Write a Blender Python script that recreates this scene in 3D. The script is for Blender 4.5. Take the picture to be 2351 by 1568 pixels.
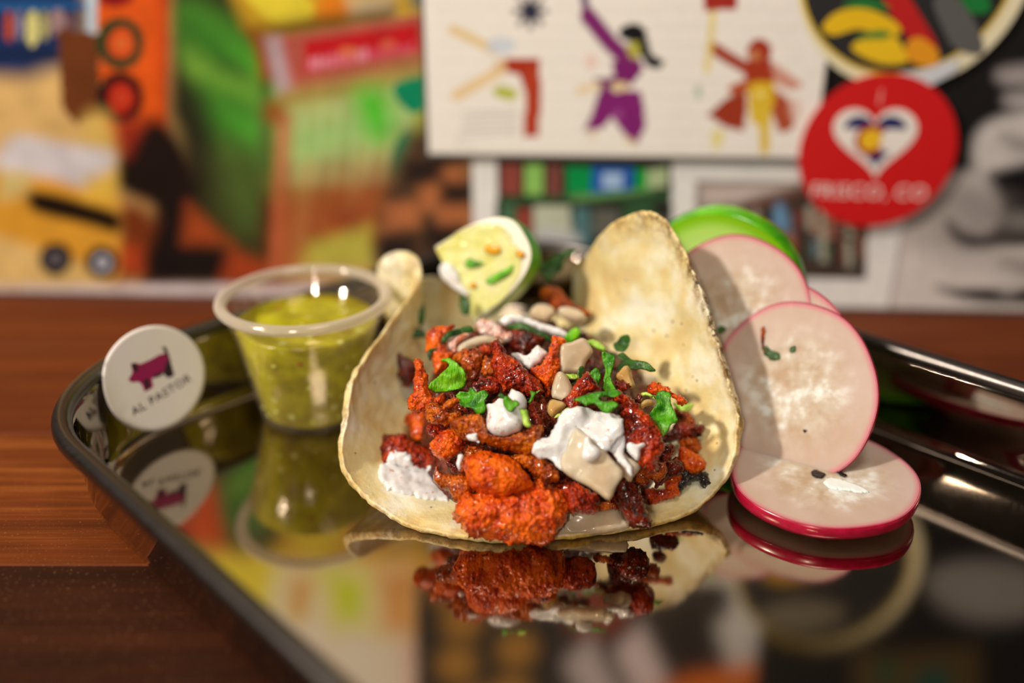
import bpy, math, random
import numpy as np
from math import radians, cos, sin, tan, atan2, pi, sqrt
from mathutils import Vector, Matrix
from mathutils.geometry import delaunay_2d_cdt
from mathutils.bvhtree import BVHTree

for o in list(bpy.data.objects):
    bpy.data.objects.remove(o)
random.seed(7)
S = bpy.context.scene
COL = S.collection
MM = 0.001                                   # everything is measured in millimetres

# ------------------------------------------------------------------ camera, world, lights, exposure
W, H = 2351, 1568
FPX, PITCH, CAMZ = 2250.0, radians(24.7), 172.0
cd = bpy.data.cameras.new('camera'); cam = bpy.data.objects.new('camera', cd); COL.objects.link(cam)
cam.location = (0, 0, CAMZ * MM); cam.rotation_euler = (radians(90) - PITCH, 0, 0)
cd.sensor_width = 36; cd.lens = FPX / W * 36; cd.clip_start = 0.01; cd.clip_end = 20
cd.dof.use_dof = True; cd.dof.focus_distance = 0.290; cd.dof.aperture_fstop = 2.5
S.camera = cam

S.view_settings.view_transform = 'Standard'; S.view_settings.look = 'None'
S.view_settings.gamma = 1.0; S.view_settings.use_curve_mapping = False
S.view_settings.exposure = 0.0

wd = bpy.data.worlds.new('dim_room'); S.world = wd; wd.use_nodes = True
wd.node_tree.nodes['Background'].inputs[0].default_value = (1.0, 0.80, 0.62, 1)
wd.node_tree.nodes['Background'].inputs[1].default_value = 0.025

def area(name, loc, target, size, power, col=(1.0, 0.83, 0.68), sy=None):
    l = bpy.data.lights.new(name, 'AREA'); l.energy = power; l.color = col
    l.shape = 'RECTANGLE'; l.size = size; l.size_y = sy or size
    o = bpy.data.objects.new(name, l); COL.objects.link(o)
    o.location = Vector(loc) * MM
    o.rotation_euler = (Vector(target) - Vector(loc)).to_track_quat('-Z', 'Y').to_euler()
    return o
area('key_lamp', (-850, -110, 800), (0, 330, 30), 0.075, 15.0)
area('second_lamp', (-150, -430, 400), (10, 300, 15), 0.05, 2.2)
area('overhead_fill', (150, 100, 1150), (30, 330, 0), 0.3, 4.2)  # soft fill added overhead to lift the flat tops, not a fitting of the room

# ------------------------------------------------------------------ view geometry helpers (millimetres)
CP, SP = cos(PITCH), sin(PITCH)
CAM = np.array([0.0, 0.0, CAMZ])
def ray(px, py):
    u = (px - W / 2) / FPX; v = (py - H / 2) / FPX
    return np.array([u, CP - v * SP, -SP - v * CP])
def at_z(px, py, z):
    d = ray(px, py); return CAM + d * ((z - CAMZ) / d[2])
def at_y(px, py, y):
    d = ray(px, py); return CAM + d * (y / d[1])
WK = -0.0495; WY0 = 416.5                      # wall line on the table: y = WY0 + WK*x
WU = np.array([1.0, WK, 0.0]); WU /= np.linalg.norm(WU)
WN = np.array([WK, -1.0, 0.0]); WN /= np.linalg.norm(WN)    # out of the wall, towards the room
W0 = np.array([0.0, WY0, 0.0])
def wall_uv(o, d):
    t = np.dot(W0 - o, WN) / np.dot(d, WN); P = o + d * t
    return (float(np.dot(P - W0, WU)), float(P[2]))
def wp(px, py): return wall_uv(CAM, ray(px, py))
def mp(px, py):                                # what the tray floor mirrors at that spot
    return wall_uv(at_z(px, py, 1.0), ray(px, py) * [1, 1, -1])
def heapz(D):
    return float(np.interp(D, [232, 234, 238, 245, 252, 270, 300, 340, 370], [2, 6, 18, 28, 35, 40, 42, 39, 26]))
def on_heap(px, py, lift=0.0):
    d = ray(px, py); D = 226.0
    while D < 380:
        P = CAM + d * (D / d[1])
        if P[2] <= heapz(D - 0.0066 * (P[0] - 8) ** 2): break
        D += 0.5
    return CAM + d * ((D - lift) / d[1])

# ------------------------------------------------------------------ colour
def lin1(c):
    c /= 255.0
    return c / 12.92 if c <= 0.04045 else ((c + 0.055) / 1.055) ** 2.4
WREF = [lin1(c) for c in (226, 202, 180)]
def alb(r, g, b, k=1.0):
    return tuple(min(0.93, max(0.002, lin1(c) / w * 0.80 * k)) for c, w in zip((r, g, b), WREF))
def palb(*a): return tuple(x ** 1.14 for x in alb(*a))
def alb4(*a): return alb(*a) + (1.0,)

# ------------------------------------------------------------------ numpy noise
_rng = np.random.RandomState(3)
_PERM = _rng.permutation(512); _PERM = np.concatenate([_PERM, _PERM, _PERM])
_GR = _rng.normal(size=(512, 3)); _GR /= np.linalg.norm(_GR, axis=1)[:, None]
def noise(P):
    P = np.asarray(P, float); I = np.floor(P).astype(int); F = P - I
    U = F * F * F * (F * (F * 6 - 15) + 10); I &= 255; out = 0
    for dx in (0, 1):
        for dy in (0, 1):
            for dz in (0, 1):
                h = _PERM[_PERM[_PERM[I[:, 0] + dx] + I[:, 1] + dy] + I[:, 2] + dz] % 512
                g = (_GR[h] * (F - [dx, dy, dz])).sum(1)
                w = (U[:, 0] if dx else 1 - U[:, 0]) * (U[:, 1] if dy else 1 - U[:, 1]) * (U[:, 2] if dz else 1 - U[:, 2])
                out = out + g * w
    return out * 1.5
def fbm(P, oct=3):
    s = 0; a = 1.0
    for i in range(oct):
        s = s + a * noise(P * (2 ** i) + i * 17.3); a *= 0.5
    return s

# ------------------------------------------------------------------ mesh / object helpers
def tag(o, label=None, cat=None, group=None, kind=None):
    if label: o['label'] = label
    if cat: o['category'] = cat
    if group: o['group'] = group
    if kind: o['kind'] = kind
    return o
def obj(name, V, F, mat, parent=None, origin=None, smooth=True, cols=None, attr='print'):
    V = np.asarray(V, float)
    if parent is not None: org = np.array(parent['_org'])
    else: org = np.array(origin if origin is not None else [V[:, 0].mean(), V[:, 1].mean(), V[:, 2].min()], float)
    me = bpy.data.meshes.new(name)
    me.from_pydata(((V - org) * MM).tolist(), [], [list(map(int, f)) for f in F]); me.validate()
    if smooth: me.polygons.foreach_set('use_smooth', [True] * len(me.polygons))
    for m in (mat if isinstance(mat, (list, tuple)) else [mat]): me.materials.append(m)
    if cols is not None:
        ca = me.color_attributes.new(attr, 'FLOAT_COLOR', 'POINT')
        c4 = np.ones((len(V), 4)); c4[:, :3] = cols; ca.data.foreach_set('color', c4.ravel())
    o = bpy.data.objects.new(name, me); COL.objects.link(o)
    if parent is None:
        o.location = Vector(org) * MM; o['_org'] = [float(x) for x in org]
    else:
        o.parent = parent; o['_org'] = [float(x) for x in org]
    return o
def empty(name, org):
    o = bpy.data.objects.new(name, None); COL.objects.link(o); o.empty_display_size = 0.01
    o.location = Vector(org) * MM; o['_org'] = [float(x) for x in org]; return o
def normals(V, F):
    V = np.asarray(V); N = np.zeros_like(V)
    T = np.array([f[:3] for f in F] + [[f[0], f[2], f[3]] for f in F if len(f) == 4])
    n = np.cross(V[T[:, 1]] - V[T[:, 0]], V[T[:, 2]] - V[T[:, 0]])
    for k in range(3): np.add.at(N, T[:, k], n)
    return N / (np.linalg.norm(N, axis=1)[:, None] + 1e-12)
def catmull(P, n, closed=True):
    P = np.asarray(P, float); m = len(P); out = []
    segs = m if closed else m - 1
    for i in range(segs):
        if closed: p0, p1, p2, p3 = P[(i - 1) % m], P[i], P[(i + 1) % m], P[(i + 2) % m]
        else: p0, p1, p2, p3 = P[max(i - 1, 0)], P[i], P[i + 1], P[min(i + 2, m - 1)]
        for k in range(n):
            t = k / n
            out.append(0.5 * (2 * p1 + (p2 - p0) * t + (2 * p0 - 5 * p1 + 4 * p2 - p3) * t * t + (3 * p1 - p0 - 3 * p2 + p3) * t ** 3))
    if not closed: out.append(P[-1])
    return np.array(out)
def resample(P, step):
    P = np.vstack([P, P[:1]]); d = np.r_[0, np.cumsum(np.linalg.norm(np.diff(P, axis=0), axis=1))]
    n = max(8, int(d[-1] / step)); t = np.linspace(0, d[-1], n, endpoint=False)
    return np.stack([np.interp(t, d, P[:, k]) for k in range(P.shape[1])], 1)
def inside(P, X):
    P = np.asarray(P); x, y = X[:, 0], X[:, 1]; r = np.zeros(len(X), bool); j = len(P) - 1
    for i in range(len(P)):
        a, b = P[i], P[j]; c = (a[1] > y) != (b[1] > y)
        if b[1] != a[1]: r ^= c & (x < (b[0] - a[0]) * (y - a[1]) / (b[1] - a[1]) + a[0])
        j = i
    return r
def edge_dist(P, X):
    A = np.asarray(P); B = np.roll(A, -1, 0); d2 = np.full(len(X), 1e9)
    for a, b in zip(A, B):
        ab = b - a; t = np.clip(((X - a) @ ab) / (ab @ ab + 1e-12), 0, 1)
        q = X - a - t[:, None] * ab; d2 = np.minimum(d2, (q * q).sum(1))
    return np.sqrt(d2)
def fill2d(P, s):
    """triangulated inside of a closed outline: points, triangles, distance to the edge"""
    P = resample(np.asarray(P, float), s); lo, hi = P.min(0), P.max(0)
    gx, gy = np.meshgrid(np.arange(lo[0], hi[0], s), np.arange(lo[1], hi[1], s * 0.87))
    gx[1::2] += s * 0.5
    X = np.stack([gx.ravel(), gy.ravel()], 1); X = X[inside(P, X)]
    if len(X): X = X[edge_dist(P, X) > 0.55 * s]
    n = len(P); pts = [Vector(p) for p in P] + [Vector(p) for p in X]
    r = delaunay_2d_cdt(pts, [(i, (i + 1) % n) for i in range(n)], [], 1, 1e-6)
    V = np.array([[v.x, v.y] for v in r[0]]); F = [tuple(f) for f in r[2]]
    d = edge_dist(P, V); d[d < 1e-4] = 0
    return V, F, d
def basis(n):
    n = np.asarray(n, float); n /= np.linalg.norm(n)
    e1 = np.cross([0, 0, 1.0], n); e1 = e1 / np.linalg.norm(e1) if np.linalg.norm(e1) > 1e-3 else np.array([1.0, 0, 0])
    return e1, np.cross(n, e1), n
def to_cam(P): v = CAM - np.asarray(P); return v / np.linalg.norm(v)
def plane_pts(pts, C, n):
    out = []
    for px, py in pts:
        d = ray(px, py); out.append(CAM + d * (np.dot(C - CAM, n) / np.dot(d, n)))
    return np.array(out)

def blob(name, pts, C, mat, T=None, R=None, up=0.3, n=None, amp=0.8, freq=0.22, fine=0.0, ffreq=1.0, step=0.7,
         back=1.0, sub=5, seed=0, wave=0.0, wfreq=0.12, parent=None, jag=0.0):
    """a solid piece with its own thickness: outline swollen on both sides and roughened"""
    C = np.asarray(C, float)
    if n is None: n = to_cam(C) * (1 - up) + np.array([0, 0, 1.0]) * up
    e1, e2, n = basis(n)
    Q = plane_pts(pts, C, n) - C
    P2 = catmull(np.stack([Q @ e1, Q @ e2], 1), sub)
    if jag:
        q = np.c_[P2 * 0.9, np.full(len(P2), seed * 3.1)]
        P2 = P2 + np.stack([noise(q), noise(q + 31)], 1) * jag
    V2, F, d = fill2d(P2, step)
    dm = d.max(); R = min(R or dm, dm); T = T if T is not None else dm * 0.8
    t = np.clip(d / R, 0, 1); h = T * np.sqrt(np.clip(1 - (1 - t) ** 2, 0, 1))
    a = (V2[F[0][1]] - V2[F[0][0]]); b = (V2[F[0][2]] - V2[F[0][0]])
    if a[0] * b[1] - a[1] * b[0] < 0: F = [f[::-1] for f in F]
    N0 = len(V2); inn = d > 0; idx = np.full(N0, -1); idx[inn] = np.arange(inn.sum()) + N0
    idx = np.where(inn, idx, np.arange(N0))
    W1 = C + V2[:, :1] * e1 + V2[:, 1:] * e2 + h[:, None] * n
    W2 = (C + V2[:, :1] * e1 + V2[:, 1:] * e2 - (h * back)[:, None] * n)[inn]
    V = np.vstack([W1, W2]); F2 = [tuple(int(idx[i]) for i in f[::-1]) for f in F]
    FF = [tuple(map(int, f)) for f in F] + F2
    if wave:
        w = fbm(V * wfreq + seed * 9.7, 2) * wave; V = V + w[:, None] * n
    if amp or fine:
        Nn = normals(V, FF); q = V + seed * 13.7
        dsp = amp * fbm(q * freq, 3)
        if fine: dsp = dsp + fine * np.abs(noise(q * ffreq)) * 2 - fine * 0.6
        V = V + Nn * dsp[:, None]
    return obj(name, V, FF, mat, parent)

def revolve(name, prof, C, mat, seg=96, parent=None, close=True, jitter=None):
    prof = np.asarray(prof, float); a = np.arange(seg) * 2 * pi / seg; V = []; F = []
    for r, z in prof:
        V += [(C[0] + r * cos(t), C[1] + r * sin(t), C[2] + z) for t in a]
    m = len(prof)
    for i in range(m - 1):
        for k in range(seg):
            k2 = (k + 1) % seg; F.append((i * seg + k, i * seg + k2, (i + 1) * seg + k2, (i + 1) * seg + k))
    if close:
        F.append(tuple(range(seg))[::-1]); F.append(tuple((m - 1) * seg + k for k in range(seg)))
    V = np.array(V)
    return obj(name, V, F, mat, parent, origin=C if parent is None else None)

# ------------------------------------------------------------------ materials
class NT:
    def __init__(s, name):
        s.m = bpy.data.materials.new(name); s.m.use_nodes = True; s.t = s.m.node_tree
        s.b = s.t.nodes['Principled BSDF']; s.out = s.t.nodes['Material Output']
        s.co = s.n('ShaderNodeTexCoord').outputs['Object']
    def n(s, ty, **kw):
        x = s.t.nodes.new(ty)
        for k, v in kw.items(): setattr(x, k, v)
        return x
    def l(s, a, b): s.t.links.new(a, b)
    def set(s, **kw):
        for k, v in kw.items():
            s.b.inputs[k.replace('_', ' ')].default_value = v
    def noise(s, scale, detail=3, rough=0.55, co=None, dist=0.0):
        x = s.n('ShaderNodeTexNoise'); x.inputs['Scale'].default_value = scale; x.inputs['Detail'].default_value = detail
        x.inputs['Roughness'].default_value = rough; x.inputs['Distortion'].default_value = dist
        s.l(co or s.co, x.inputs['Vector']); return x.outputs['Fac']
    def voro(s, scale, co=None, feature='F1', out='Distance'):
        x = s.n('ShaderNodeTexVoronoi', feature=feature); x.inputs['Scale'].default_value = scale
        s.l(co or s.co, x.inputs['Vector']); return x.outputs[out]
    def ramp(s, fac, stops, interp='LINEAR'):
        x = s.n('ShaderNodeValToRGB'); r = x.color_ramp; r.interpolation = interp
        while len(r.elements) < len(stops): r.elements.new(0.5)
        for e, (p, c) in zip(r.elements, stops): e.position = p; e.color = c if len(c) == 4 else tuple(c) + (1,)
        s.l(fac, x.inputs['Fac']); return x.outputs['Color']
    def mix(s, fac, a, b, mode='MIX'):
        x = s.n('ShaderNodeMix', data_type='RGBA', blend_type=mode)
        for i, v in ((0, fac), (6, a), (7, b)):
            if hasattr(v, 'links'): s.l(v, x.inputs[i])
            else: x.inputs[i].default_value = v if i == 0 or len(v) == 4 else tuple(v) + (1,)
        return x.outputs[2]
    def math(s, op, a, b=0.0):
        x = s.n('ShaderNodeMath', operation=op)
        for i, v in enumerate((a, b)):
            if hasattr(v, 'links'): s.l(v, x.inputs[i])
            else: x.inputs[i].default_value = v
        return x.outputs[0]
    def bump(s, h, dist, strength=1.0, prev=None):
        x = s.n('ShaderNodeBump'); x.inputs['Strength'].default_value = strength; x.inputs['Distance'].default_value = dist * MM
        s.l(h, x.inputs['Height'])
        if prev is not None: s.l(prev, x.inputs['Normal'])
        return x.outputs['Normal']
    def rand_co(s):
        oi = s.n('ShaderNodeObjectInfo'); v = s.n('ShaderNodeVectorMath', operation='ADD')
        m = s.math('MULTIPLY', oi.outputs['Random'], 3.0); s.l(s.co, v.inputs[0]); s.l(m, v.inputs[1]); s.co = v.outputs[0]
        return oi.outputs['Random']
    def scaled(s, sx, sy, sz):
        x = s.n('ShaderNodeMapping'); x.inputs['Scale'].default_value = (sx, sy, sz); s.l(s.co, x.inputs['Vector']); return x.outputs[0]
B4 = (0, 0, 0, 1); W4 = (1, 1, 1, 1)

def plain(name, col, rough=0.5, **kw):
    t = NT(name); t.set(Base_Color=tuple(col) + (1,), Roughness=rough, **kw); return t.m

def pork(name, c_hi, c_mid, c_lo, lo=0.36, rough=0.27):
    t = NT(name); t.rand_co()
    a = t.noise(230, 4, 0.6); g = t.noise(900, 3, 0.6)
    f = t.math('ADD', t.math('MULTIPLY', a, 0.72), t.math('MULTIPLY', g, 0.28))
    c = t.ramp(f, [(lo - 0.05, c_lo), (lo + 0.07, c_mid), (lo + 0.24, c_hi)])
    sp = t.ramp(t.noise(480, 2, 0.5), [(0.27, W4), (0.32, B4)])
    c = t.mix(t.math('MULTIPLY', sp, 0.8), c, alb(38, 14, 6))
    t.l(c, t.b.inputs['Base Color'])
    v = t.voro(1050); v2 = t.voro(560)
    n1 = t.bump(t.math('SUBTRACT', 1.0, v2), 1.0, 0.75)
    n1 = t.bump(t.math('SUBTRACT', 1.0, v), 0.5, 0.7, n1)
    n1 = t.bump(g, 0.5, 0.7, n1)
    t.l(n1, t.b.inputs['Normal'])
    t.l(t.ramp(t.noise(350, 3), [(0.35, (rough - 0.06,) * 3), (0.65, (rough + 0.12,) * 3)]), t.b.inputs['Roughness'])
    t.set(Specular_IOR_Level=0.2, Coat_Weight=0.6, Coat_Roughness=0.04, Coat_IOR=1.5, Subsurface_Weight=0.12, Subsurface_Radius=(0.0015, 0.0005, 0.0002), Subsurface_Scale=1.0)
    return t.m
M_ORANGE = pork('pork_orange', alb(232, 94, 1), alb(188, 52, 1), alb(96, 18, 1))
M_RED = pork('pork_red', alb(200, 62, 1), alb(142, 28, 1), alb(56, 9, 1), 0.4)
M_BROWN = pork('pork_brown', alb(210, 98, 2), alb(148, 50, 1), alb(46, 13, 1), 0.4, 0.3)
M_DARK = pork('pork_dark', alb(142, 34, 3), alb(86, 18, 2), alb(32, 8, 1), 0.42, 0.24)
M_CHAR = pork('pork_charred', alb(40, 30, 24), alb(22, 17, 14), alb(12, 9, 8), 0.4, 0.25)
M_PINK = pork('pork_creamy', alb(232, 190, 165), alb(222, 130, 90), alb(190, 70, 30), 0.36, 0.3)
M_HEAP = pork('pork_filling', alb(130, 42, 6), alb(76, 20, 4), alb(28, 8, 3), 0.42, 0.35)  # dark tone also carries the shade seen in gaps between the pieces

def tortilla_mat():
    t = NT('corn_tortilla')
    c = t.ramp(t.noise(60, 4, 0.6), [(0.32, alb(216, 172, 104)), (0.47, alb(224, 192, 128)), (0.64, alb(238, 220, 178))])
    st = t.ramp(t.noise(70, 3, 0.6, t.scaled(3.2, 0.9, 0.9)), [(0.55, B4), (0.72, W4)])
    c = t.mix(t.math('MULTIPLY', st, 0.38), c, alb(222, 170, 92))
    gr = t.ramp(t.noise(95, 3, 0.6), [(0.60, B4), (0.74, W4)])
    c = t.mix(t.math('MULTIPLY', gr, 0.3), c, alb(214, 168, 132))
    # painted wear attribute: red = toasted, green = oily yellow
    at = t.n('ShaderNodeAttribute', attribute_name='toast'); sep = t.n('ShaderNodeSeparateColor'); t.l(at.outputs['Color'], sep.inputs[0])
    c = t.mix(sep.outputs[1], c, alb(228, 168, 62))
    tb = t.math('MULTIPLY', sep.outputs[0], t.ramp(t.noise(330, 4, 0.65), [(0.42, B4), (0.60, W4)]))
    c = t.mix(tb, c, alb(126, 84, 36))
    cb = t.math('MULTIPLY', sep.outputs[2], t.ramp(t.noise(650, 3, 0.6), [(0.52, B4), (0.60, W4)]))
    c = t.mix(cb, c, alb(40, 26, 16))
    # sparse dark and red flecks
    v = t.n('ShaderNodeTexVoronoi'); v.inputs['Scale'].default_value = 190; t.l(t.co, v.inputs['Vector'])
    keep = t.n('ShaderNodeSeparateColor'); t.l(v.outputs['Color'], keep.inputs[0])
    spot = t.math('MULTIPLY', t.math('LESS_THAN', v.outputs['Distance'], 0.13), t.math('LESS_THAN', keep.outputs[0], 0.14))
    c = t.mix(t.math('MULTIPLY', spot, 0.75), c, alb(88, 52, 36))
    v = t.n('ShaderNodeTexVoronoi'); v.inputs['Scale'].default_value = 420; t.l(t.co, v.inputs['Vector'])
    k2 = t.n('ShaderNodeSeparateColor'); t.l(v.outputs['Color'], k2.inputs[0])
    spot = t.math('MULTIPLY', t.math('LESS_THAN', v.outputs['Distance'], 0.2), t.math('LESS_THAN', k2.outputs[1], 0.06))
    c = t.mix(t.math('MULTIPLY', spot, 0.7), c, alb(120, 70, 46))
    t.l(c, t.b.inputs['Base Color'])
    n1 = t.bump(t.noise(130, 4, 0.6), 0.8, 0.5); n1 = t.bump(t.noise(900, 3, 0.6), 0.25, 0.6, n1)
    t.l(n1, t.b.inputs['Normal'])
    t.set(Roughness=0.52, Subsurface_Weight=0.25, Subsurface_Radius=(0.003, 0.0016, 0.0006), Subsurface_Scale=1.0)
    return t.m
M_TORT = tortilla_mat()

def onion_mat(name, col, edge):
    t = NT(name); t.rand_co()
    c = t.ramp(t.noise(90, 3, 0.5), [(0.3, edge), (0.62, col)])
    t.l(c, t.b.inputs['Base Color'])
    t.l(t.bump(t.noise(200, 2, 0.5, t.scaled(2.5, 0.6, 0.6)), 0.25, 0.35), t.b.inputs['Normal'])
    t.set(Roughness=0.18, Transmission_Weight=0.3, IOR=1.3, Subsurface_Weight=0.6, Subsurface_Radius=(0.004, 0.003, 0.002), Subsurface_Scale=1.0)
    return t.m
M_ONION = onion_mat('onion_pale', alb(228, 194, 154), alb(208, 164, 118))
M_ONION2 = onion_mat('onion_stained', alb(214, 166, 96), alb(190, 116, 40))

def cream_mat():
    t = NT('crema'); t.rand_co()
    c = t.ramp(t.noise(420, 3, 0.6), [(0.29, alb(196, 130, 96)), (0.36, alb(222, 200, 180)), (0.7, alb(230, 212, 194))])
    v = t.n('ShaderNodeTexVoronoi'); v.inputs['Scale'].default_value = 520; t.l(t.co, v.inputs['Vector'])
    k = t.n('ShaderNodeSeparateColor'); t.l(v.outputs['Color'], k.inputs[0])
    spot = t.math('MULTIPLY', t.math('LESS_THAN', v.outputs['Distance'], 0.12), t.math('LESS_THAN', k.outputs[0], 0.15))
    c = t.mix(t.math('MULTIPLY', spot, 0.7), c, alb(120, 80, 60))
    t.l(c, t.b.inputs['Base Color'])
    t.l(t.bump(t.noise(260, 2), 0.3, 0.3), t.b.inputs['Normal'])
    t.set(Roughness=0.16, Subsurface_Weight=0.4, Subsurface_Radius=(0.003, 0.002, 0.0015), Subsurface_Scale=1.0, Coat_Weight=0.3, Coat_Roughness=0.08)
    return t.m
M_CREAM = cream_mat()

def leaf_mat(name, hi, lo):
    t = NT(name); t.rand_co()
    c = t.ramp(t.noise(230, 3, 0.6), [(0.35, lo), (0.65, hi)])
    t.l(c, t.b.inputs['Base Color'])
    t.l(t.bump(t.noise(420, 3, 0.6, t.scaled(2.5, 0.7, 0.7)), 0.7, 0.9), t.b.inputs['Normal'])
    t.set(Roughness=0.33, Specular_IOR_Level=0.4, Subsurface_Weight=0.15, Subsurface_Radius=(0.001, 0.002, 0.0004), Subsurface_Scale=1.0)
    return t.m
M_LEAF = leaf_mat('cilantro_green', alb(92, 158, 20), alb(26, 88, 6))
M_LEAFL = leaf_mat('cilantro_bright', alb(132, 186, 24), alb(70, 144, 8))
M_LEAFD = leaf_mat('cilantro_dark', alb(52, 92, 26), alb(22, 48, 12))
M_STEM = leaf_mat('cilantro_stem', alb(196, 208, 84), alb(140, 172, 42))

# ------------------------------------------------------------------ room: table, wall
def wood_mat(name, a, b, c):
    t = NT(name); t.rand_co()
    g = t.noise(26, 6, 0.62, t.scaled(0.35, 5.5, 1), 0.6)
    f = t.noise(160, 4, 0.6, t.scaled(0.12, 4, 1))
    k = t.math('ADD', t.math('MULTIPLY', g, 0.7), t.math('MULTIPLY', f, 0.3))
    col = t.ramp(k, [(0.33, a), (0.5, b), (0.68, c)])
    sp = t.ramp(t.noise(1500, 2, 0.5), [(0.66, B4), (0.74, W4)])
    col = t.mix(t.math('MULTIPLY', sp, 0.22), col, alb(215, 150, 95))
    t.l(col, t.b.inputs['Base Color'])
    t.l(t.bump(f, 0.15, 0.5), t.b.inputs['Normal']); t.set(Roughness=0.6, Specular_IOR_Level=0.12); return t.m
WD = [wood_mat('walnut_dark', alb(36, 14, 4), alb(48, 19, 6), alb(64, 27, 9)),
      wood_mat('walnut_light', alb(78, 32, 9), alb(106, 46, 13), alb(150, 78, 28)),
      wood_mat('walnut_red', alb(78, 30, 8), alb(94, 38, 11), alb(112, 50, 16))]
def box(V0, V1, bev=0.0):
    x0, y0, z0 = V0; x1, y1, z1 = V1; b = bev
    V = [(x0, y0, z0), (x1, y0, z0), (x1, y1, z0), (x0, y1, z0), (x0, y0, z1 - b), (x1, y0, z1 - b), (x1, y1, z1 - b), (x0, y1, z1 - b),
         (x0 + b, y0 + b, z1), (x1 - b, y0 + b, z1), (x1 - b, y1 - b, z1), (x0 + b, y1 - b, z1)]
    F = [(3, 2, 1, 0), (8, 9, 10, 11)]
    for k in range(4):
        k2 = (k + 1) % 4; F += [(k, k2, 4 + k2, 4 + k), (4 + k, 4 + k2, 8 + k2, 8 + k)]
    return V, F
TB = -1.0                                       # table top; the tray floor is 1 mm above it
table = tag(empty('table', (0, 200, TB - 30)), 'brown walnut plank table top under the black tray', 'table')
seams = [-260, -150, -75, 0, 75, 149, 225, 299, 372, 396]
for i in range(len(seams) - 1):
    y0, y1 = seams[i], seams[i + 1]
    V, F = box((-520, y0 + 0.15, TB - 30), (520, y1 - 0.15, TB), 0.35)
    V = np.array(V, float)
    if i == len(seams) - 2:                     # the last plank is cut along the wall
        m = V[:, 1] > y0 + 10; V[m, 1] = WY0 + WK * V[m, 0] - 0.5
    o = obj('plank', V, F, WD[[0, 0, 0, 0, 0, 0, 1, 2, 2][i]], table, smooth=False)

def wall_pt(u, v, off): return W0 + WU * u + np.array([0, 0, v]) + WN * off
def wall_box(name, u0, u1, v0, v1, o0, o1, mat, parent=None):
    V = [wall_pt(u, v, o) for o in (o0, o1) for u, v in ((u0, v0), (u1, v0), (u1, v1), (u0, v1))]
    F = [(0, 1, 2, 3)[::-1], (4, 5, 6, 7)] + [(k, (k + 1) % 4, 4 + (k + 1) % 4, 4 + k) for k in range(4)]
    return obj(name, V, F, mat, parent, smooth=False)
t = NT('wall_paint'); t.l(t.ramp(t.noise(14, 4), [(0.3, alb(60, 48, 40)), (0.7, alb(78, 62, 52))]), t.b.inputs['Base Color']); t.set(Roughness=0.7)
wall = wall_box('wall_back', -560, 560, -60, 620, -40, -1.2, t.m); wall['kind'] = 'structure'

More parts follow.
